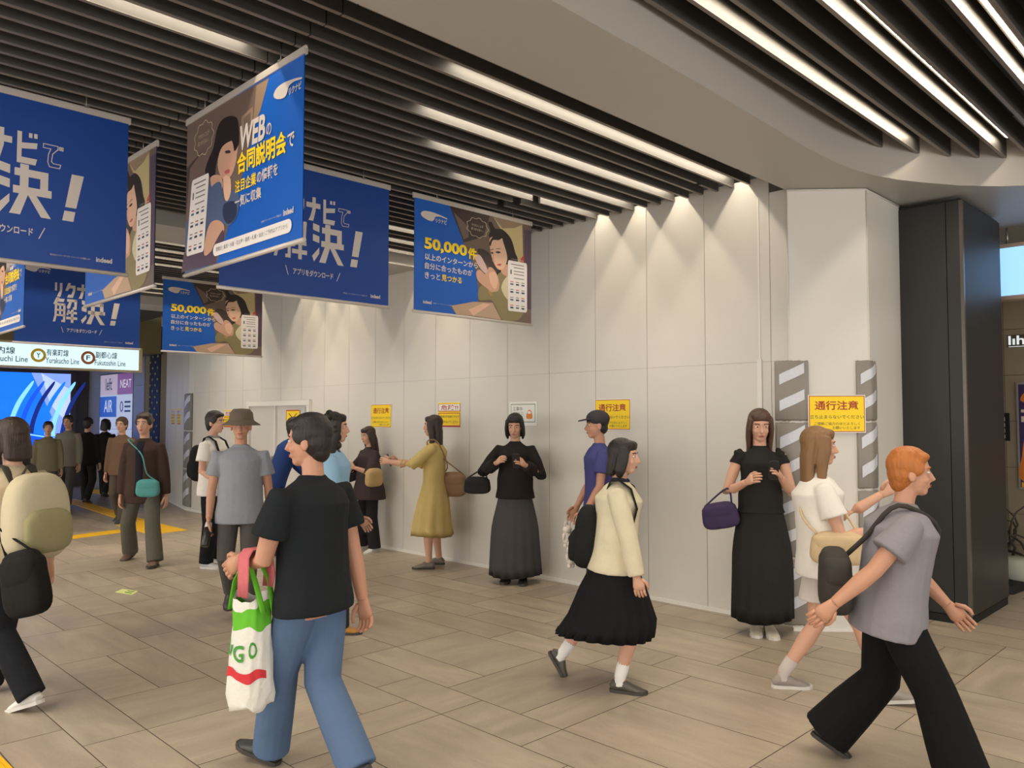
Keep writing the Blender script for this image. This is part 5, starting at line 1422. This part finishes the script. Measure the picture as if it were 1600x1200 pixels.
# white tee woman
J = person('person in white T-shirt and pale shorts stepping right with one arm reaching forward', mid((1224,1074),(1382,1098)), 352, 1.60,
  [(1222,1074,0),(1384,1099,-8)], [((.75,.0,-.75),(.9,0,.55)),((.30,.16,-1),(.90,-.15,.05))],
  dict(hair=('long',HTAN), top=dict(mat=cl('white_shirt',(230,226,219)), sleeve=.5, loose=.04, sleeve_r=.022, hem=.47), bottom=dict(type='shorts',mat=cl('pale_shorts',(214,206,198)),flare=.07,len=.32), socks=(cl('grey_sock',(196,186,182)),.30), shoes=(GREYSHOE,SOLEW,1.06)), fem=True, voxel=.008, lean=-2, shift=-.05)
phone(J, 1, mat('phone_maroon',(70,48,52),.3), 'dark smartphone in the hand of the person in white T-shirt and shorts')
handbag(J, J.P+Vector((.05,-.19,.10)), (.30,.11,.19), cl('beige_bag',(208,184,146)), 'beige shoulder bag at the hip of the person in white T-shirt and shorts', [J.sp(.70)+Vector((.12,-.12,0)),J.shd[0]+Vector((.03,-.09,.06)),J.shd[0]+Vector((-.05,-.08,.03)),J.sp(.70)+Vector((-.12,-.10,0))], name='shoulder_bag')

# orange hair
J = person('person with orange hair, grey shirt and wide black trousers striding right, nearest the right edge', mid((1294,1178),(1508,1242)), 345, 1.50,
  [(1296,1178,32),(1506,1243,-10)], [((.3,.12,-1),(.75,-.1,-.7)),((-.62,.18,-.85),(-.72,.05,-.75))],
  dict(hair=('short',HOR), top=dict(mat=cl('grey_lilac',(140,136,142)), sleeve=.5, loose=.055, sleeve_r=.022, hem=.45), bottom=dict(type='trousers',mat=cl('black_wide2',(18,18,19)),flare=.115,thigh=1.12), shoes=(BLACKSHOE,SOLE,1.06)), lean=9, voxel=.007, build=1.12, curl=(.4,.45), skin=SKIN2)
handbag(J, J.sp(.60)+Vector((-.25,-.02,.0)), (.14,.26,.30), cl('sling_dark',(66,62,58)), 'dark sling bag on the back of the person with orange hair', [J.sp(.74)+Vector((-.16,-.08,0)),J.shd[1]+Vector((-.04,.06,.075)),J.sp(.76)+Vector((.16,.02,0)),J.sp(.62)+Vector((.10,.17,0)),J.sp(.58)+Vector((-.12,.16,0))], name='sling_bag', r=.011)

# pink cloth over the forearm that carries the shopping bag
def pink_cloth():
    J = JEANS; h = J.elb[0].lerp(J.wri[0],.30); c = J.world(h); R = Matrix.Rotation(J.yaw,3,'Z'); D = (J.wri[0]-J.elb[0]).normalized()
    e = MB(); ax = R@D; la = (R@Vector((0,1,0))); la = (la-ax*la.dot(ax)).normalized(); up = ax.cross(la)
    prof = [(.052,-.15),(.056,-.06),(.050,.02),(.030,.050),(-.030,.050),(-.050,.02),(-.056,-.06),(-.052,-.12)]
    k = 9; vs = []
    for i in range(k):
        t = -.055+.11*i/(k-1)
        for a,b in prof: vs.append(ax*t + la*(a+.004*math.sin(i*1.7+b*30)) + Vector((0,0,1))*b)
    n = len(prof)
    fs = [(i*n+j,(i+1)*n+j,(i+1)*n+j+1,i*n+j+1) for i in range(k-1) for j in range(n-1)]
    e.add(vs, fs, 0, True)
    o = e.build('folded_cloth', cl('pink_cloth',(206,112,118))); o.location = c
    sm = o.modifiers.new('thickness','SOLIDIFY'); sm.thickness = .006
    tag(o, 'pink cloth draped over the forearm carrying the shopping bag', 'cloth')
pink_cloth()
